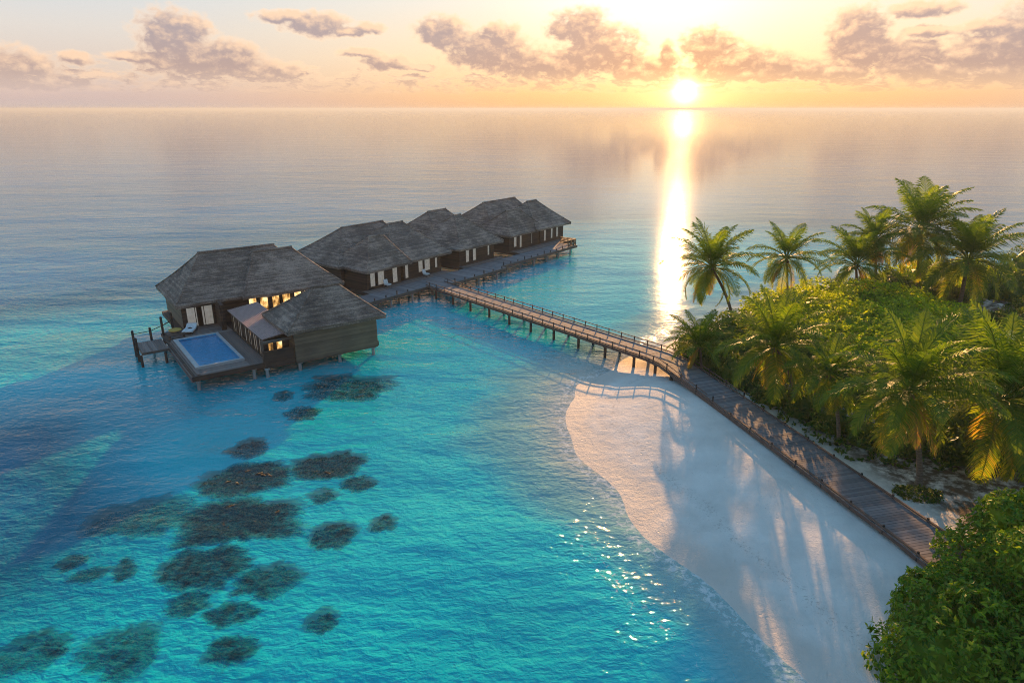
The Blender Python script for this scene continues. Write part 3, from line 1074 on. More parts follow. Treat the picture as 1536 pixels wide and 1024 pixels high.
    wall(mb, (18.4, 6.3), (9.6, 6.3), .95, 4.55); wall(mb, (9.6, 6.14), (9.6, -.34), .95, 4.55)
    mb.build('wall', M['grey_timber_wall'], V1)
    rc = (8.8, 19.3, -1.0, 7.0, 4.4, 13.1, 15.8, 2.9, 7.5)
    mb = MB(); hip(mb, *rc, n=24, sag=.15, seed=9)
    rf = mb.build('roof', M['thatch'], V1)
    mb = MB(); hip_caps(mb, *rc, sag=.15); mb.build('ridge_cap', M['thatch'], rf)
    for (x, y, z1) in ((.55, .5, 1.18), (5.6, .35, 1.18), (6.75, -.05, 1.0), (10.0, -.1, .98), (14.2, -.1, .98), (18.0, -.1, .98), (.6, 6, 1.18), (.6, 12, 1.18), (18.1, 6, .98),
                       (3, 24, 1.05), (3, 17, 1.05), (12, 24, 1.05), (19.5, 24, 1.05), (19.5, 17, 1.05), (14, 12, 1.0), (8, 6, 1.0), (18, 13, 1.0)):
        pile(V1, x, y, z1)
    mb = MB(); mb.bb(5.9, 18.2, .3, .5, .82, .98); mb.bb(.5, 6.3, .3, .5, .95, 1.15); mb.build('floor_beam', M['dark_post'], V1)


pool_villa()


def local(root, p):
    return root.matrix_basis @ Vector(p)


# things on the pool villa's deck
def sun_lounger():
    o = empty('sun_lounger', local(V1, (2.9, 14.4, 1.604)), R(36 + 62), 'white cushioned sun lounger with a dark round item, on the deck by the pool', 'sun lounger')
    mb = MB()
    for sx in (-1, 1): mb.bar((-1.0, sx * .52, .22), (1.0, sx * .52, .22), .06, .07)
    mb.bar((-1.0, 0, .22), (-1.0 + .001, .0, .22), .06, .07)
    for k in range(9): mb.bb(-.98 + k * .23, -.84 + k * .23, -.5, .5, .256, .285)
    f = mb.build('frame', M['post_wood'], o)
    for (x, y) in ((-.85, -.52), (.85, -.52), (-.85, .52), (.85, .52)):
        mb = MB(); mb.bb(x - .04, x + .04, y - .04, y + .04, 0, .185); mb.build('leg', M['post_wood'], o)
    mb = MB(); n = 8
    pts = [(-1.02, .29), (.25, .29), (.4, .31), (1.0, .62)]
    for i in range(3):
        (a, za), (b, zb) = pts[i], pts[i + 1]
        mb.add([(a, -.56, za), (b, -.56, zb), (b, .56, zb), (a, .56, za), (a, -.53, za + .14), (b, -.53, zb + .14), (b, .53, zb + .14), (a, .53, za + .14)], MB.BF)
    mb.build('cushion', M['white_cloth'], o)
    mb = MB()
    mb.tube([(.1, 0, .432), (.1, 0, .45), (.1, 0, .52)], [.24, .22, .10], 14)
    o2 = mb.build('sun_hat', M['dark_post']); o2.matrix_basis = o.matrix_basis.copy()
    tag(o2, 'round dark hat lying on the white sun lounger', 'hat')


sun_lounger()
ft = empty('low_table', local(V1, (1.5, 14.9, 1.604)), R(40), 'low table with an amber padded top next to the white lounger', 'table')
mb = MB()
mb.tube([(0, 0, .34), (0, 0, .36), (0, 0, .44), (0, 0, .46)], [.60, .66, .66, .60], 20)
mb.build('table_top', M['amber_cushion'], ft)
for k in range(4):
    a = PI / 4 + k * PI / 2
    mb = MB(); mb.tube([(math.cos(a) * .5, math.sin(a) * .5, 0), (math.cos(a) * .42, math.sin(a) * .42, .34)], [.04, .04], 8)
    mb.build('leg', M['post_wood'], ft)
bn = empty('bench', local(V1, (1.3, 13.0, 1.604)), R(36), 'low dark timber bench at the corner of the pool', 'bench')
mb = MB()
for k in range(4): mb.bb(-.9, .9, -.36 + k * .19, -.2 + k * .19, .36, .42)
mb.build('seat', M['dark_timber_wall'], bn)
for x in (-.7, .7):
    mb = MB(); mb.bb(x - .06, x + .06, -.32, .34, 0, .355); mb.build('leg', M['dark_post'], bn)

# small swimming jetty beside the pool
J = empty('swimming_jetty', local(V1, (0, 10.2, 0)), R(36), 'small plank jetty with dark posts reaching out from the pool deck', 'jetty')
mb = MB(); planks_rect(mb, -2.5, -.05, .1, 3.9, 1.5, 'v', .2); mb.build('deck', M['deck_planks'], J)
mb = MB(); mb.bb(-2.5, -.05, .02, .098, 1.25, 1.49); mb.bb(-2.5, -.05, 3.902, 3.98, 1.25, 1.49); mb.bb(-2.58, -2.502, .02, 3.98, 1.25, 1.49); mb.build('deck_edge', M['post_wood'], J)
for (x, y, h) in ((-2.7, .0, 1.3), (-2.7, 3.9, 2.9), (-1.0, 4.1, 2.9), (-.45, .0, 1.2), (.35, 5.1, 3.6), (1.6, 6.6, 3.5), (-2.72, 2.0, 2.6)):
    mb = MB(); mb.tube([(x, y, -3), (x, y, h - .1), (x, y, h)], [.13, .13, .10], 10); mb.build('post', M['dark_post'], J)
mb = MB(); mb.bar((.35, 5.1, 2.6), (1.6, 6.6, 2.6), .06, .1); mb.bar((-2.7, 3.9, 2.5), (-1.0, 4.1, 2.5), .05, .06); mb.bar((-1.0, 4.1, 2.5), (.35, 5.1, 2.6), .05, .06); mb.build('rail', M['dark_post'], J)

# ------------------------------------------------------------------ the three farther villas
OROW = Vector((-18.04, 85.88, 0))


def row_villa(u, v, label, roofs, bays, floor, piles, pats):
    """roofs and bays in metres along (u) and behind (v) the villa walkway"""
    ca, sa = math.cos(R(52.5)), math.sin(R(52.5))
    root = empty('overwater_villa', (OROW.x + u * ca - v * sa, OROW.y + u * sa + v * ca, 0), R(52.5), label, 'villa', 'overwater villas')
    S = lambda a: a - u
    T = lambda b: b - v
    mb = MB()
    for (a0, a1, b0, b1) in floor: mb.bb(S(a0), S(a1), T(b0), T(b1), 1.05, 1.5)
    mb.build('floor_slab', M['dark_timber_wall'], root)
    for i, r in enumerate(roofs):
        rr = (S(r[0]), S(r[1]), T(r[2]), T(r[3]), r[4], S(r[5]), S(r[6]), T(r[7]), r[8])
        mb = MB(); hip(mb, *rr, n=22, sag=.2, seed=u + i * 3)
        rf = mb.build('roof', M['thatch'], root)
        mb = MB(); hip_caps(mb, *rr, sag=.2); mb.build('ridge_cap', M['thatch'], rf)
    for (a0, a1, b0, b1, zt, ops) in bays:
        mb = MB()
        P0, P1 = (S(a0), T(b0)), (S(a1), T(b0))
        wall(mb, P0, P1, 1.5, zt, openings=ops)
        wall(mb, (S(a1), T(b0) + .16), (S(a1), T(b1)), 1.5, zt); wall(mb, (S(a1), T(b1)), (S(a0), T(b1)), 1.5, zt); wall(mb, (S(a0), T(b1) - .16), (S(a0), T(b0) + .16), 1.5, zt)
        mb.build('wall', M['dark_timber_wall'], root)
        for op in ops:
            window(root, P0, P1, op[:4], lit=False, mull=1 if op[1] - op[0] > 1.2 else 0)
    for (a0, a1, b0, b1) in pats:
        mb = MB(); planks_rect(mb, S(a0), S(a1), T(b0), T(b1), 1.56, 'u'); mb.build('porch', M['deck_planks'], root)
    for (a, b) in piles: pile(root, S(a), T(b), 1.05)
    return root


def op(*l): return [tuple(x) for x in l]


row_villa(9, 10, 'thatched villa with a steep front gable, standing right behind the pool villa',
          [(.8, 17.5, 7.7, 19.4, 4.55, 6.4, 14.3, 13.4, 8.6), (6.5, 18.6, 3.0, 17.4, 4.5, 12.6, 15.4, 10.2, 8.7), (1.6, 9.9, 2.7, 11.6, 4.45, 5.9, 8.4, 6.9, 8.05)],
          [(1.9, 16.6, 8.6, 18.4, 4.7, []), (2.4, 8.6, 3.8, 8.5, 4.6, op((.5, 3.2, 1.9, 4.0), (4.6, 5.7, 1.7, 4.0))),
           (9.6, 17.4, 4.3, 8.5, 4.6, op((.3, 1.1, 1.7, 4.0), (3.0, 5.6, 2.1, 4.1), (6.5, 7.2, 2.2, 3.8)))],
          [(1.6, 17.8, 2.4, 18.6)], [(2, 2.8), (9, 2.8), (17, 2.8), (2, 18), (17, 18), (9.5, 12)], [(1.6, 17.8, 2.42, 4.25)])
row_villa(26, 10, 'thatched villa with one plain hipped front, in the middle of the row',
          [(20.9, 32.2, 7.6, 20.4, 4.55, 25.2, 29.4, 14.2, 8.75), (20.2, 30.9, 2.7, 15.8, 4.45, 25.3, 26.6, 8.4, 8.65)],
          [(22.0, 31.2, 8.9, 19.4, 4.7, []), (21.2, 29.8, 3.9, 8.8, 4.6, op((1.5, 2.5, 1.9, 4.0), (3.2, 4.2, 1.9, 4.0), (6.9, 7.6, 2.2, 4.0)))],
          [(21, 31, 2.6, 19.6)], [(21.6, 3), (26, 3), (30.5, 3), (21.6, 19), (30.5, 19)], [(21, 31, 2.62, 3.85)])
row_villa(43, 10, 'farthest thatched villa, with two front wings and a railed end terrace',
          [(36.3, 51.6, 8.8, 21.0, 4.55, 40.5, 50.0, 15.0, 8.6), (42.0, 53.2, 3.9, 16.0, 4.5, 47.0, 49.8, 9.8, 8.55), (34.6, 45.4, 4.2, 13.0, 4.4, 38.3, 42.0, 8.0, 7.95)],
          [(37.4, 50.6, 9.8, 20, 4.7, []), (35.6, 44.4, 5.2, 9.7, 4.6, op((1.3, 2.3, 2.0, 4.0), (3.0, 3.8, 1.7, 4.0), (6.5, 6.9, 1.9, 4.0))),
           (44.6, 52.2, 5.0, 9.7, 4.6, op((1.2, 2.0, 1.8, 3.9), (3.4, 4.3, 2.0, 4.0), (5.2, 6.0, 2.0, 4.0)))],
          [(35.4, 52.6, 2.6, 20.2)], [(36, 3), (44, 3), (52, 3), (36, 20), (52, 20)], [(35.4, 52.6, 2.62, 4.95)])
# railed terrace of the farthest villa
VF = [o for o in COL.objects if o.name.startswith('overwater_villa')][-1]
TS = lambda a, b: (a - 43, b - 10)
mb = MB()
for (a, b) in (((45.0, -.9), (47.45, -.9)), ((47.45, -.9), (47.45, 2.5))):
    p, q = TS(*a), TS(*b)
    for z in (1.75, 2.0, 2.25, 2.5): mb.bar((*p, z), (*q, z), .05, .14)
    mb.bar((*p, 2.72), (*q, 2.72), .14, .07)
    n = 4
    for i in range(n + 1):
        x = p[0] + (q[0] - p[0]) * i / n; y = p[1] + (q[1] - p[1]) * i / n
        mb.bb(x - .05, x + .05, y - .05, y + .05, 1.5, 2.68)
mb.build('terrace_railing', M['dark_timber_wall'], VF)


def porch_chair(u, v, rz, label):
    ca, sa = math.cos(R(52.5)), math.sin(R(52.5))
    o = empty('porch_chair', (OROW.x + u * ca - v * sa, OROW.y + u * sa + v * ca, 1.566), R(52.5 + rz), label, 'chair', 'porch chairs')
    mb = MB(); mb.bb(-.36, .36, -.34, .36, .34, .50); mb.build('seat', M['white_cloth'], o)
    mb = MB(); mb.add([(-.36, .30, .50), (.36, .30, .50), (.36, .42, .50), (-.36, .42, .50), (-.36, .44, 1.05), (.36, .44, 1.05), (.36, .55, 1.05), (-.36, .55, 1.05)], MB.BF)
    mb.build('backrest', M['white_cloth'], o)
    for sx in (-.33, .33):
        for sy in (-.3, .32):
            mb = MB(); mb.bb(sx - .03, sx + .03, sy - .03, sy + .03, 0, .34); mb.build('leg', M['post_wood'], o)
    return o


porch_chair(5.4, 3.1, 0, 'pale chair on the porch under the gabled villa front')
porch_chair(13.2, 3.3, 10, 'pale chair by the wide window of the gabled villa')

# ------------------------------------------------------------------ walkways
def walkway(root, pts, widths, zs, step=.24):
    """cross planks of a walkway along a line of points (world x, y), built in root's frame"""
    inv = root.matrix_basis.inverted()
    mb = MB()
    for i in range(len(pts) - 1):
        a, b = Vector(pts[i]), Vector(pts[i + 1])
        L = (b - a).length
        n = int(L / step)
        for k in range(n):
            f0, f1 = k / n, (k + 1) / n - .028 / L
            # mitre the cross planks gently round the bends
            def nrm(j):
                dd = Vector((0, 0))
                if j > 0: dd += (Vector(pts[j]) - Vector(pts[j - 1])).normalized()
                if j < len(pts) - 1: dd += (Vector(pts[j + 1]) - Vector(pts[j])).normalized()
                dd.normalize(); return Vector((-dd.y, dd.x))
            na, nb_ = nrm(i), nrm(i + 1)
            dz = random.uniform(-.006, .006)
            q = []
            for f in (f0, f1):
                c = a.lerp(b, f); nn = na.lerp(nb_, f); w = widths[i] + (widths[i + 1] - widths[i]) * f
                z = zs[i] + (zs[i + 1] - zs[i]) * f + dz
                ex = random.uniform(-.02, .02)
                q.append((c - nn * (w / 2 + ex), c + nn * (w / 2 + ex), z))
            vs = []
            for zz in (-.05, 0):
                for (l, r, z) in (q[0], q[1]):
                    vs += [inv @ Vector((l.x, l.y, z + zz)), inv @ Vector((r.x, r.y, z + zz))]
            mb.add([vs[0], vs[1], vs[3], vs[2], vs[4], vs[5], vs[7], vs[6]], MB.BF)
    return mb


def offset(pts, d):
    out = []
    for j in range(len(pts)):
        dd = Vector((0, 0))
        p = Vector(pts[j])
        if j > 0: dd += (p - Vector(pts[j - 1])).normalized()
        if j < len(pts) - 1: dd += (Vector(pts[j + 1]) - p).normalized()
        dd.normalize()
        out.append(p + Vector((-dd.y, dd.x)) * d)
    return out


BW = empty('boardwalk', (15.2, 63.7, 0), 0, 'long plank boardwalk bridging the lagoon and following the beach past the palms', 'boardwalk')
BP = [(-10.86, 93.95), (14.6, 64.4), (15.75, 62.3), (20.9, 44.0), (23.7, 33.5), (25.2, 26.0)]
BZ = [1.6, 1.6, 1.6, 1.62, 1.62, 1.62]
inv = Vector((15.2, 63.7, 0))
walkway(BW, BP, [3.2, 3.0, 3.0, 3.2, 3.3, 3.3], BZ).build('deck', M['walk_planks'], BW)


def rail_side(side):
    edge = offset(BP, side * 1.56)
    mb = MB()
    for a, b in zip(edge[:-1], edge[1:]):
        mb.bar((a.x - inv.x, a.y - inv.y, 1.40), (b.x - inv.x, b.y - inv.y, 1.44), .08, .28)
        mb.bar((a.x - inv.x, a.y - inv.y, 1.72), (b.x - inv.x, b.y - inv.y, 1.72), .12, .10)
    mb.build('edge_beam', M['rail_wood'], BW)
    mb = MB()
    a, b = edge[0], edge[1]
    mb.bar((a.x - inv.x, a.y - inv.y, 2.13), (b.x - inv.x, b.y - inv.y, 2.13), .06, .07)
    a, b, c = edge[1], edge[2], edge[2].lerp(edge[3], .45)
    mb.bar((a.x - inv.x, a.y - inv.y, 2.13), (b.x - inv.x, b.y - inv.y, 2.13), .06, .07)
    mb.bar((b.x - inv.x, b.y - inv.y, 2.13), (c.x - inv.x, c.y - inv.y, 2.02), .06, .07)
    mb.build('handrail', M['rail_wood'], BW)
    for i, (a, b) in enumerate(zip(edge[:-1], edge[1:])):
        L = (b - a).length
        n = max(1, int(L / (1.75 if i < 2 else 2.4)))
        for k in range(n):
            p = a.lerp(b, (k + .5) / n)
            tall = i < 2 or (i == 2 and k < n * .45)
            mb = MB(); mb.bb(p.x - inv.x - .05, p.x - inv.x + .05, p.y - inv.y - .05, p.y - inv.y + .05, 1.30, 2.22 if tall else 1.90)
            mb.build('post', M['dark_post'], BW)


rail_side(-1); rail_side(1)
for i, (a, b) in enumerate(zip(BP[:-1], BP[1:])):
    a, b = Vector(a), Vector(b)
    L = (b - a).length
    n = max(1, int(L / 3.6))
    d = (b - a).normalized(); nn = Vector((-d.y, d.x))
    mb = MB()
    for k in range(n):
        c = a.lerp(b, (k + .5) / n)
        for sgn in (-1, 1):
            p = c + nn * sgn * 1.22 - inv.xy
            m1 = MB(); m1.tube([(p.x, p.y, -2.8), (p.x, p.y, 1.2)], [.16, .15], 10); m1.build('pile', M['dark_post'], BW)
        l, r = c - nn * 1.5 - inv.xy, c + nn * 1.5 - inv.xy
        mb.bar((l.x, l.y, 1.31), (r.x, r.y, 1.31), .18, .2)
    mb.build('cross_beam', M['dark_post'], BW)
    mb = MB()
    for sgn in (-.8, .8):
        p, q = a + nn * sgn - inv.xy, b + nn * sgn - inv.xy
        mb.bar((p.x, p.y, 1.475), (q.x, q.y, 1.475), .12, .12)
    mb.build('joist', M['dark_post'], BW)

VW = empty('villa_walkway', OROW, R(52.5), 'weathered plank walkway on pale piles along the front of the row of villas', 'walkway')
for (u0, u1, v0, v1) in ((-3.5, 12.2, -.95, 2.36), (12.22, 25.2, -2.35, 2.36), (25.22, 47.6, -1.1, 2.36)):
    mb = MB(); planks_rect(mb, u0, u1, v0, v1, 1.58, 'v', .24, .025); mb.build('deck', M['walk_planks'], VW)
    mb = MB(); mb.bb(u0, u1, v0 - .085, v0 - .003, 1.14, 1.57); mb.build('edge_beam', M['post_wood'], VW)
    mb = MB()
    for vv in (v0 + .6, 1.6): mb.bb(u0, u1, vv - .08, vv + .08, 1.3, 1.525)
    mb.build('joist', M['dark_post'], VW)
    n = int((u1 - u0) / 3.3)
    for k in range(n):
        for vv in (v0 + .25, 2.0): pile(VW, u0 + (k + .5) * (u1 - u0) / n, vv, 1.3, .14)
    for k in range(n * 2):
        uu = u0 + (k + .5) * (u1 - u0) / (n * 2)
        if u0 < 13 < u1 + 1.5 and 7.0 < uu < 12.2: continue
        mb = MB(); mb.bb(uu - .06, uu + .06, v0 + .03, v0 + .15, 1.585, 2.12 if k % 3 == 0 else 1.9); mb.build('post', M['dark_post'], VW)


# ------------------------------------------------------------------ palms
def frond(mb, base, az, e0, L, droop, age, wleaf, rnd):
    """one feathered frond: curved rib with two rows of narrow hanging leaflets"""
    N = 12
    pts = [Vector(base)]
    e = e0
    twist = rnd.uniform(-.25, .25)
    for i in range(N):
        f = i / N
        e -= droop / N * (.35 + 1.3 * f)
        a = az + twist * f
        pts.append(pts[-1] + Vector((math.cos(a) * math.cos(e), math.sin(a) * math.cos(e), math.sin(e))) * (L / N))
    mb.tube(pts, [.055 * (1 - .85 * i / N) + .008 for i in range(N + 1)], 4, cap=False, a=min(1, age + .12))
    K = 44
    for k in range(K):
        f = .13 + .87 * (k + .5) / K
        s = f * N; i = min(int(s), N - 1)
        p = pts[i].lerp(pts[i + 1], s - i)
        d = (pts[i + 1] - pts[i]).normalized()
        side0 = d.cross(Vector((0, 0, 1)))
        if side0.length < .05: side0 = Vector((-math.sin(az), math.cos(az), 0))
        side0.normalize()
        upv = side0.cross(d).normalized()
        ll = L * .29 * (math.sin(PI * min(1, .18 + f * .80)) ** .7) * (1 if f < .9 else .8)
        for sg in (-1, 1):
            j = rnd.uniform(.85, 1.15)
            dirv = (side0 * sg * .80 + d * (.55 + .5 * f) + upv * rnd.uniform(.05, .32)).normalized()
            m1 = p + dirv * ll * j * .5
            tip = m1 + (dirv + Vector((0, 0, -1)) * rnd.uniform(.45, 1.1)).normalized() * ll * j * .5
            wv = d * wleaf * .5
            mb.add([p - wv * .6, p + wv * .6, m1 + wv, m1 - wv, tip], [(0, 1, 2, 3), (3, 2, 4)], min(1, max(0, age + rnd.uniform(-.06, .06) + .15 * (f > .9))))


def palm(base, crown, L, label, nf=24, seed=0, bend=(0, 0), r0=.17, low=-.35, dry=.0, droop=1.5, name='palm_tree', wleaf=.095):
    rnd = random.Random(seed)
    base = Vector(base); crown = Vector(crown)
    root = empty(name, base, 0, label, 'palm tree')
    c = crown - base
    mb = MB()
    pts, rad = [], []
    n = 14
    for i in range(n + 1):
        f = i / n
        p = Vector((c.x * f ** 1.4 + bend[0] * math.sin(PI * f), c.y * f ** 1.4 + bend[1] * math.sin(PI * f), c.z * f - .25 * (i == 0)))
        pts.append(p)
        rad.append(r0 * (1.55 if i == 0 else 1.15 - .35 * f) * (1 + .04 * (i % 2)))
    mb.tube(pts, rad, 12)
    mb.build('trunk', M['trunk'], root, smooth=True)
    mb = MB()
    nf = int(nf * 1.4)
    for k in range(nf):
        f = k / (nf - 1)
        az = k * 2.39996 + rnd.uniform(-.25, .25)
        e0 = R(82) * (1 - f) ** .85 + low * f + rnd.uniform(-.10, .10)
        dr = droop * (.45 + .65 * f) * rnd.uniform(.85, 1.15)
        age = max(0, (f - .62)) * 1.1 + dry + rnd.uniform(-.05, .08)
        if rnd.random() < .06: continue
        Lk = L * 1.12 * (.74 + .30 * math.sin(PI * (.2 + .65 * f))) * rnd.uniform(.9, 1.1)
        frond(mb, c + Vector((math.cos(az) * .12, math.sin(az) * .12, .05 + .22 * (1 - f))), az, e0, Lk, dr, age, wleaf * L / 4.5, rnd)
    for k in range(rnd.choice((2, 3, 4, 5))):
        az = rnd.uniform(0, 2 * PI)
        frond(mb, c + Vector((math.cos(az) * .15, math.sin(az) * .15, -.12)), az, rnd.uniform(-1.15, -.75), L * rnd.uniform(.6, .85), .5, rnd.uniform(.85, 1.0), wleaf * L / 6, rnd)
    mb.build('crown', M['palm_leaf'], root, attr='age')
    # nuts and old leaf bases under the crown
    mb = MB()
    for k in range(9):
        a = rnd.uniform(0, 2 * PI); q = c + Vector((math.cos(a) * .26, math.sin(a) * .26, rnd.uniform(-.45, -.1)))
        mb.tube([q + Vector((0, 0, -.15)), q + Vector((0, 0, -.08)), q + Vector((0, 0, .05)), q + Vector((0, 0, .13))], [.03, .12, .12, .03], 7)
    mb.build('coconut_cluster', M['amber_nut'], root, smooth=True)
    return root


mat_simple('amber_nut', (.16, .09, .03), .6)


def palm_px(bu, bv, cu, cv, rpx, label, **kw):
    """stands on the ground at pixel bu, bv, its crown seen at cu, cv with fronds rpx long in the photo"""
    g = at(bu, bv, .9)
    g.z = ground(g.x, g.y)
    # crown in the vertical plane facing the camera through the base
    a = (cu - 768) / FOC; b = -(cv - 512) / FOC
    d = Vector((a, CP + b * SP, -SP + b * CP))
    tt = g.y / d.y
    c = Vector((d.x * tt, g.y, CAM_H + d.z * tt))
    dist = math.sqrt(c.x ** 2 + c.y ** 2 + (CAM_H - c.z) ** 2)
    return palm(g, c, rpx * dist / FOC, label, **kw)


palm_px(1100, 497, 1068, 402, 64, 'leaning palm with a yellow fringed crown against the sea, beside the boardwalk bend', seed=11, nf=26, bend=(.3, 0), low=-.75, dry=.05)
palm_px(1180, 478, 1180, 388, 52, 'slim upright palm with open crown against the sea, behind the lime shrub edge', seed=12, nf=22, r0=.13, low=-.65)
palm_px(1284, 452, 1284, 398, 56, 'low shadowy palm with arching fronds behind the lime shrub', seed=13, nf=22, low=-.5)
palm_px(1312, 446, 1312, 362, 46, 'thin palm half hidden behind the tallest palm', seed=14, nf=18, low=-.4)
palm_px(1374, 448, 1380, 345, 66, 'tallest palm, its stout pale trunk rising behind the lime shrub', seed=15, nf=28, r0=.24, low=-.75, dry=.06)
palm_px(1438, 463, 1452, 392, 66, 'broad dark crowned palm with a short stout trunk next to the tallest palm', seed=16, nf=26, r0=.23, low=-.6)
palm_px(1190, 625, 1163, 522, 80, 'spreading palm in front of the lime shrub, its fronds touching the boardwalk', seed=17, nf=24, bend=(.35, 0), low=-.6, dry=.03)
palm_px(1257, 668, 1246, 562, 60, 'narrow young palm standing between two spreading palms', seed=18, nf=18, r0=.13, low=-.8, droop=1.7)
palm_px(1377, 732, 1364, 588, 98, 'palm with a low dark plant ring round its trunk, drooping fronds beside the boardwalk', seed=19, nf=26, low=-.7, dry=.04, droop=1.7)
palm_px(1478, 712, 1500, 602, 112, 'bushy golden tipped palm standing directly behind the big leafy bush', seed=20, nf=28, low=-.6, dry=.06, droop=1.6)
palm_px(1052, 560, 1050, 520, 50, 'short tufted palm crowding the boardwalk where it meets the beach', seed=21, nf=20, r0=.12, low=-.1, droop=1.3)


# ------------------------------------------------------------------ shrubs
def leaf_mass(lobes, n, size, seed, core=True):
    """lobes: (x, y, z, rx, ry, rz). Leaves over and inside the lumpy shells of all lobes"""
    rnd = random.Random(seed)
    mb = MB()
    wts = [l[3] * l[4] + l[3] * l[5] for l in lobes]

    def shell(l, d):
        k = 1 + .16 * nz(d.x * 1.6 + l[0], d.y * 1.6 + l[1], d.z * 1.6) + .13 * nz(d.x * 4 + l[0], d.y * 4, d.z * 4 + l[1]) + .07 * nz(d.x * 9, d.y * 9 + l[0], d.z * 9)
        return k

    if core:
        for l in lobes:
            if max(l[3], l[5]) < 1.6: continue
            A, B = 20, 9
            vs, fs = [], []
            for j in range(B + 1):
                th = PI * .62 * j / B
                for i in range(A):
                    ph = 2 * PI * i / A
                    d = Vector((math.sin(th) * math.cos(ph), math.sin(th) * math.sin(ph), math.cos(th)))
                    k = shell(l, d) * .74
                    vs.append((l[0] + d.x * l[3] * k, l[1] + d.y * l[4] * k, l[2] + d.z * l[5] * k))
            for j in range(B):
                for i in range(A):
                    fs.append((j * A + i, j * A + (i + 1) % A, (j + 1) * A + (i + 1) % A, (j + 1) * A + i))
            mb.add(vs, fs)
    total = sum(wts)
    for l, w in zip(lobes, wts):
        cnt = int(n * w / total)
        for _ in range(cnt):
            # twigs: small groups of leaves
            zc_ = rnd.uniform(-.35, 1); ph = rnd.uniform(0, 2 * PI)
            rr = math.sqrt(max(0, 1 - zc_ * zc_))
            d = Vector((rr * math.cos(ph), rr * math.sin(ph), zc_))
            k = shell(l, d) * rnd.choice((1.0, 1.0, .97, .92, .86, 1.05))
            p = Vector((l[0] + d.x * l[3] * k, l[1] + d.y * l[4] * k, l[2] + d.z * l[5] * k))
            if p.z < .05: continue
            inside = False
            for l2 in lobes:
                if l2 is not l and ((p.x - l2[0]) / l2[3]) ** 2 + ((p.y - l2[1]) / l2[4]) ** 2 + ((p.z - l2[2]) / l2[5]) ** 2 < .62:
                    inside = True; break
            if inside: continue
            outd = Vector((d.x / l[3], d.y / l[4], d.z / l[5])).normalized()
            for q in range(5):
                nrm = (outd + Vector((rnd.gauss(0, .55), rnd.gauss(0, .55), rnd.gauss(.25, .5)))).normalized()
                tng = nrm.cross(Vector((rnd.gauss(0, 1), rnd.gauss(0, 1), rnd.gauss(0, 1)))).normalized()
                bt = nrm.cross(tng)
                s0_ = rnd.uniform(.7, 1.3)
                o_ = p + tng * size * .35 + outd * rnd.uniform(-.3, .5) * size
                s_ = size * rnd.uniform(.6, 1.25)
                mb.add([o_ - tng * s_ * .55, o_ + bt * s_ * .27 + nrm * s_ * .06, o_ + tng * s_ * .6 - nrm * s_ * .1, o_ - bt * s_ * .27 + nrm * s_ * .06],
                       [(0, 1, 2), (0, 2, 3)])
    return mb


def shrub(name, lobes, n, size, mat, label, cat, seed, kind=None, loc=None):
    mb = leaf_mass(lobes, n, size, seed)
    o = mb.build(name, M[mat])
    tag(o, label, cat, kind=kind)
    return o


rl = random.Random(5)
lob = []
for (x, y, rx, ry, h) in ((32, 68, 5.5, 5, 3.2), (38, 70, 6.5, 6, 4.0), (44, 72, 6, 6, 4.1), (36, 76, 6, 6, 3.9), (43, 79, 6.5, 6, 4.2), (49, 74, 4.5, 5, 3.2), (30.5, 73, 4.5, 5, 2.6),
                          (37, 64.5, 5.5, 4.5, 3.2), (42.5, 66.5, 5, 5, 3.3), (33, 63.5, 4.2, 4, 2.6), (33, 80, 5, 4.5, 3.0), (46, 68, 4, 4, 2.7), (40, 84, 6, 4.5, 3.4), (48, 80, 4.5, 5, 3.4)):
    lob.append((x, y, 1.0, rx, ry, h))
shrub('shrub', lob, 17000, .34, 'lime_leaf', 'huge dome of bright lime green sunlit shrub between the palms', 'shrub', 31)
lob = []
for (x, y, r_, h) in ((18.9, 67.5, 1.7, 2.0), (19.2, 64.6, 1.6, 2.2), (20.0, 62.2, 1.7, 2.2), (20.8, 59.4, 1.8, 2.2), (21.9, 57.0, 2.0, 2.4), (23.2, 54.0, 1.9, 2.1), (24.6, 51.6, 1.9, 2.1), (26.0, 49.2, 1.9, 2.0),
                      (27.6, 46.8, 1.9, 1.9), (30.0, 45.4, 1.9, 1.9), (32.8, 44.2, 2.1, 1.9), (35.0, 43.6, 2.2, 2.1), (37.5, 42.8, 2.2, 2.2), (24.2, 64.0, 2.6, 2.6), (26.5, 60.5, 2.8, 2.8), (28.4, 57, 2.6, 2.6), (30.4, 53.5, 2.6, 2.5),
                      (32.4, 50, 2.7, 2.5), (35, 48, 2.8, 2.6), (38.4, 47, 3, 2.8), (30, 61, 3, 2.6), (33, 57, 3, 2.6), (36, 53, 3.2, 2.7), (40, 52, 3.4, 2.9), (36, 60, 3, 2.4), (40, 58, 3.4, 2.6), (44, 60, 3.6, 2.8),
                      (23.5, 69.5, 2.5, 2.3), (26.5, 66.5, 2.6, 2.7), (29, 64.5, 2.4, 2.5), (25, 73, 2.3, 2.2), (45, 54, 3.5, 2.8), (42, 46, 3.2, 2.6)):
    lob.append((x - (.7 if y < 56 else .2), y, .9, r_, r_, h * (1.3 if y > 50 else 1.15)))
for (x, y) in ((21.0, 56.5), (21.9, 53.4), (22.9, 50.4), (23.9, 47.4), (25.2, 45.0), (27.4, 44.0), (20.2, 59.8), (29.6, 43.4), (32, 42.2), (34.6, 41.4)):
    lob.append((x, y, .9, 1.35, 1.35, rl.uniform(.9, 1.5)))
shrub('undergrowth', lob, 12500, .32, 'dark_leaf', 'dense dark green undergrowth beneath the palms along the boardwalk', 'undergrowth', 32, kind='stuff')
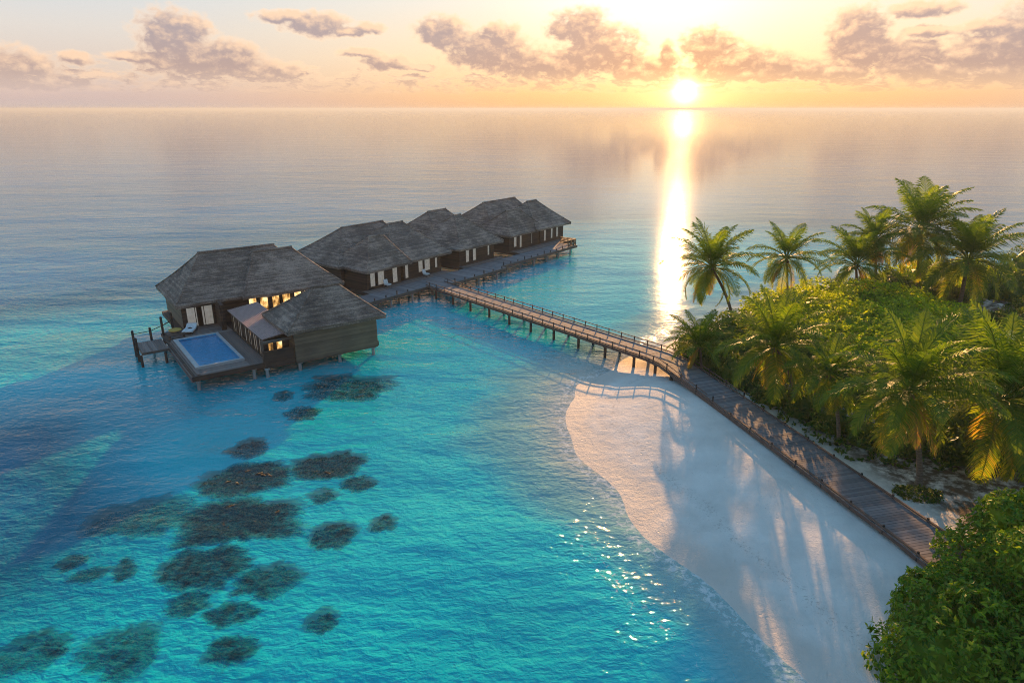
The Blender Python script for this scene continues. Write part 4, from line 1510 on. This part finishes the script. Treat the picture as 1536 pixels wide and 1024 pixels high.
lob = [(26.5, 28.5, 1.6, 4.8, 4.4, 3.6), (31, 31.5, 1.6, 4.4, 3.6, 3.7), (22.0, 27.3, 1.0, 2.9, 2.6, 2.7), (20.0, 24.6, .8, 3.2, 2.6, 2.5), (24.5, 23.5, 1.2, 4.6, 3.8, 3.3), (36, 30, 1.4, 5, 5, 3.8), (30, 25, 1.4, 4.6, 4.2, 3.8)]
rb = random.Random(77)
for k in range(26):     # uneven shoulders and shoots
    l = rb.choice(lob[:7])
    a = rb.uniform(0, 2 * PI); e = rb.uniform(.25, 1.2)
    q = rb.uniform(.55, 1.5)
    lob.append((l[0] + l[3] * math.cos(a) * math.cos(e) * .92, l[1] + l[4] * math.sin(a) * math.cos(e) * .92, l[2] + l[5] * math.sin(e) * .92, q, q, q * rb.uniform(.7, 1.3)))
shrub('bush', lob, 15500, .30, 'near_leaf', 'big glossy leafy bush overhanging the near end of the boardwalk', 'bush', 33)
g = at(1375, 745, .9)
lob = [(g.x, g.y - .2, .9, 1.3, 1.1, .7), (g.x + .7, g.y - .3, .9, .9, .8, .6), (g.x - .7, g.y + .2, .9, .8, .8, .5)]
shrub('plant', lob, 900, .16, 'dark_leaf', 'low round mat of dark plants ringing a palm trunk by the boardwalk', 'plant', 34)
# behind the tall palms
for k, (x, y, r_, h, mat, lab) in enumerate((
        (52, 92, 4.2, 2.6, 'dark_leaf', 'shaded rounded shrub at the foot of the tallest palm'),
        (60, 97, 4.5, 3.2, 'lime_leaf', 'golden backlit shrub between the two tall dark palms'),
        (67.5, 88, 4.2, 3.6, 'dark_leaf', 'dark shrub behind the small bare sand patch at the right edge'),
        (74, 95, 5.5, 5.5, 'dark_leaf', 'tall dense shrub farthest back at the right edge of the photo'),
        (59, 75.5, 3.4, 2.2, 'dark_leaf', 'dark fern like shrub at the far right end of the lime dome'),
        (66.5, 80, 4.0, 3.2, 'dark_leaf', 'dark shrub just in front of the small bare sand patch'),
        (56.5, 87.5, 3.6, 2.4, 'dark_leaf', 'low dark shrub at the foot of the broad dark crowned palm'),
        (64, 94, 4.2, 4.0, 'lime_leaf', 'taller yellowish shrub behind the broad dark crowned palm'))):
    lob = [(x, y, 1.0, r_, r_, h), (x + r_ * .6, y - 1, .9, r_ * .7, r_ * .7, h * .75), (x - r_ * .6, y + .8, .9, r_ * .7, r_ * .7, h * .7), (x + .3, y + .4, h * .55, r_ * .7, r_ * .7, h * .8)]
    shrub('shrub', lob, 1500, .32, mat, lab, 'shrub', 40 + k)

# ------------------------------------------------------------------ sea air
m, t = material('sea_air')
v = t.new('ShaderNodeVolumePrincipled')
v.inputs['Color'].default_value = (.54, .62, .70, 1)
v.inputs['Density'].default_value = 2.4e-4
v.inputs['Anisotropy'].default_value = .2
t.t.links.new(v.outputs[0], t.new('ShaderNodeOutputMaterial').inputs['Volume'])
mb = MB(); mb.bb(-62000, 62000, -900, 62000, -10.5, 30.0)
tag(mb.build('haze', m), 'pale sea air that softens the far water', 'haze', kind='stuff')

# ------------------------------------------------------------------ camera and render settings
cam = bpy.data.cameras.new('camera')
cam.sensor_width = 36
cam.lens = 24
cam.clip_end = 90000
co = bpy.data.objects.new('camera', cam)
COL.objects.link(co)
co.location = (0, 0, CAM_H)
co.rotation_euler = (PI / 2 - TILT, 0, 0)
sc.camera = co
sc.view_settings.view_transform = 'Standard'
sc.view_settings.look = 'None'
sc.view_settings.exposure = EXPOSURE
sc.view_settings.gamma = 1
sc.cycles.use_denoising = True
sc.cycles.denoising_prefilter = 'NONE'
sc.cycles.filter_width = 1.0
sc.cycles.max_bounces = 8
sc.cycles.transparent_max_bounces = 16
sc.cycles.caustics_reflective = False
sc.cycles.caustics_refractive = False
sc.cycles.sample_clamp_indirect = 6.0
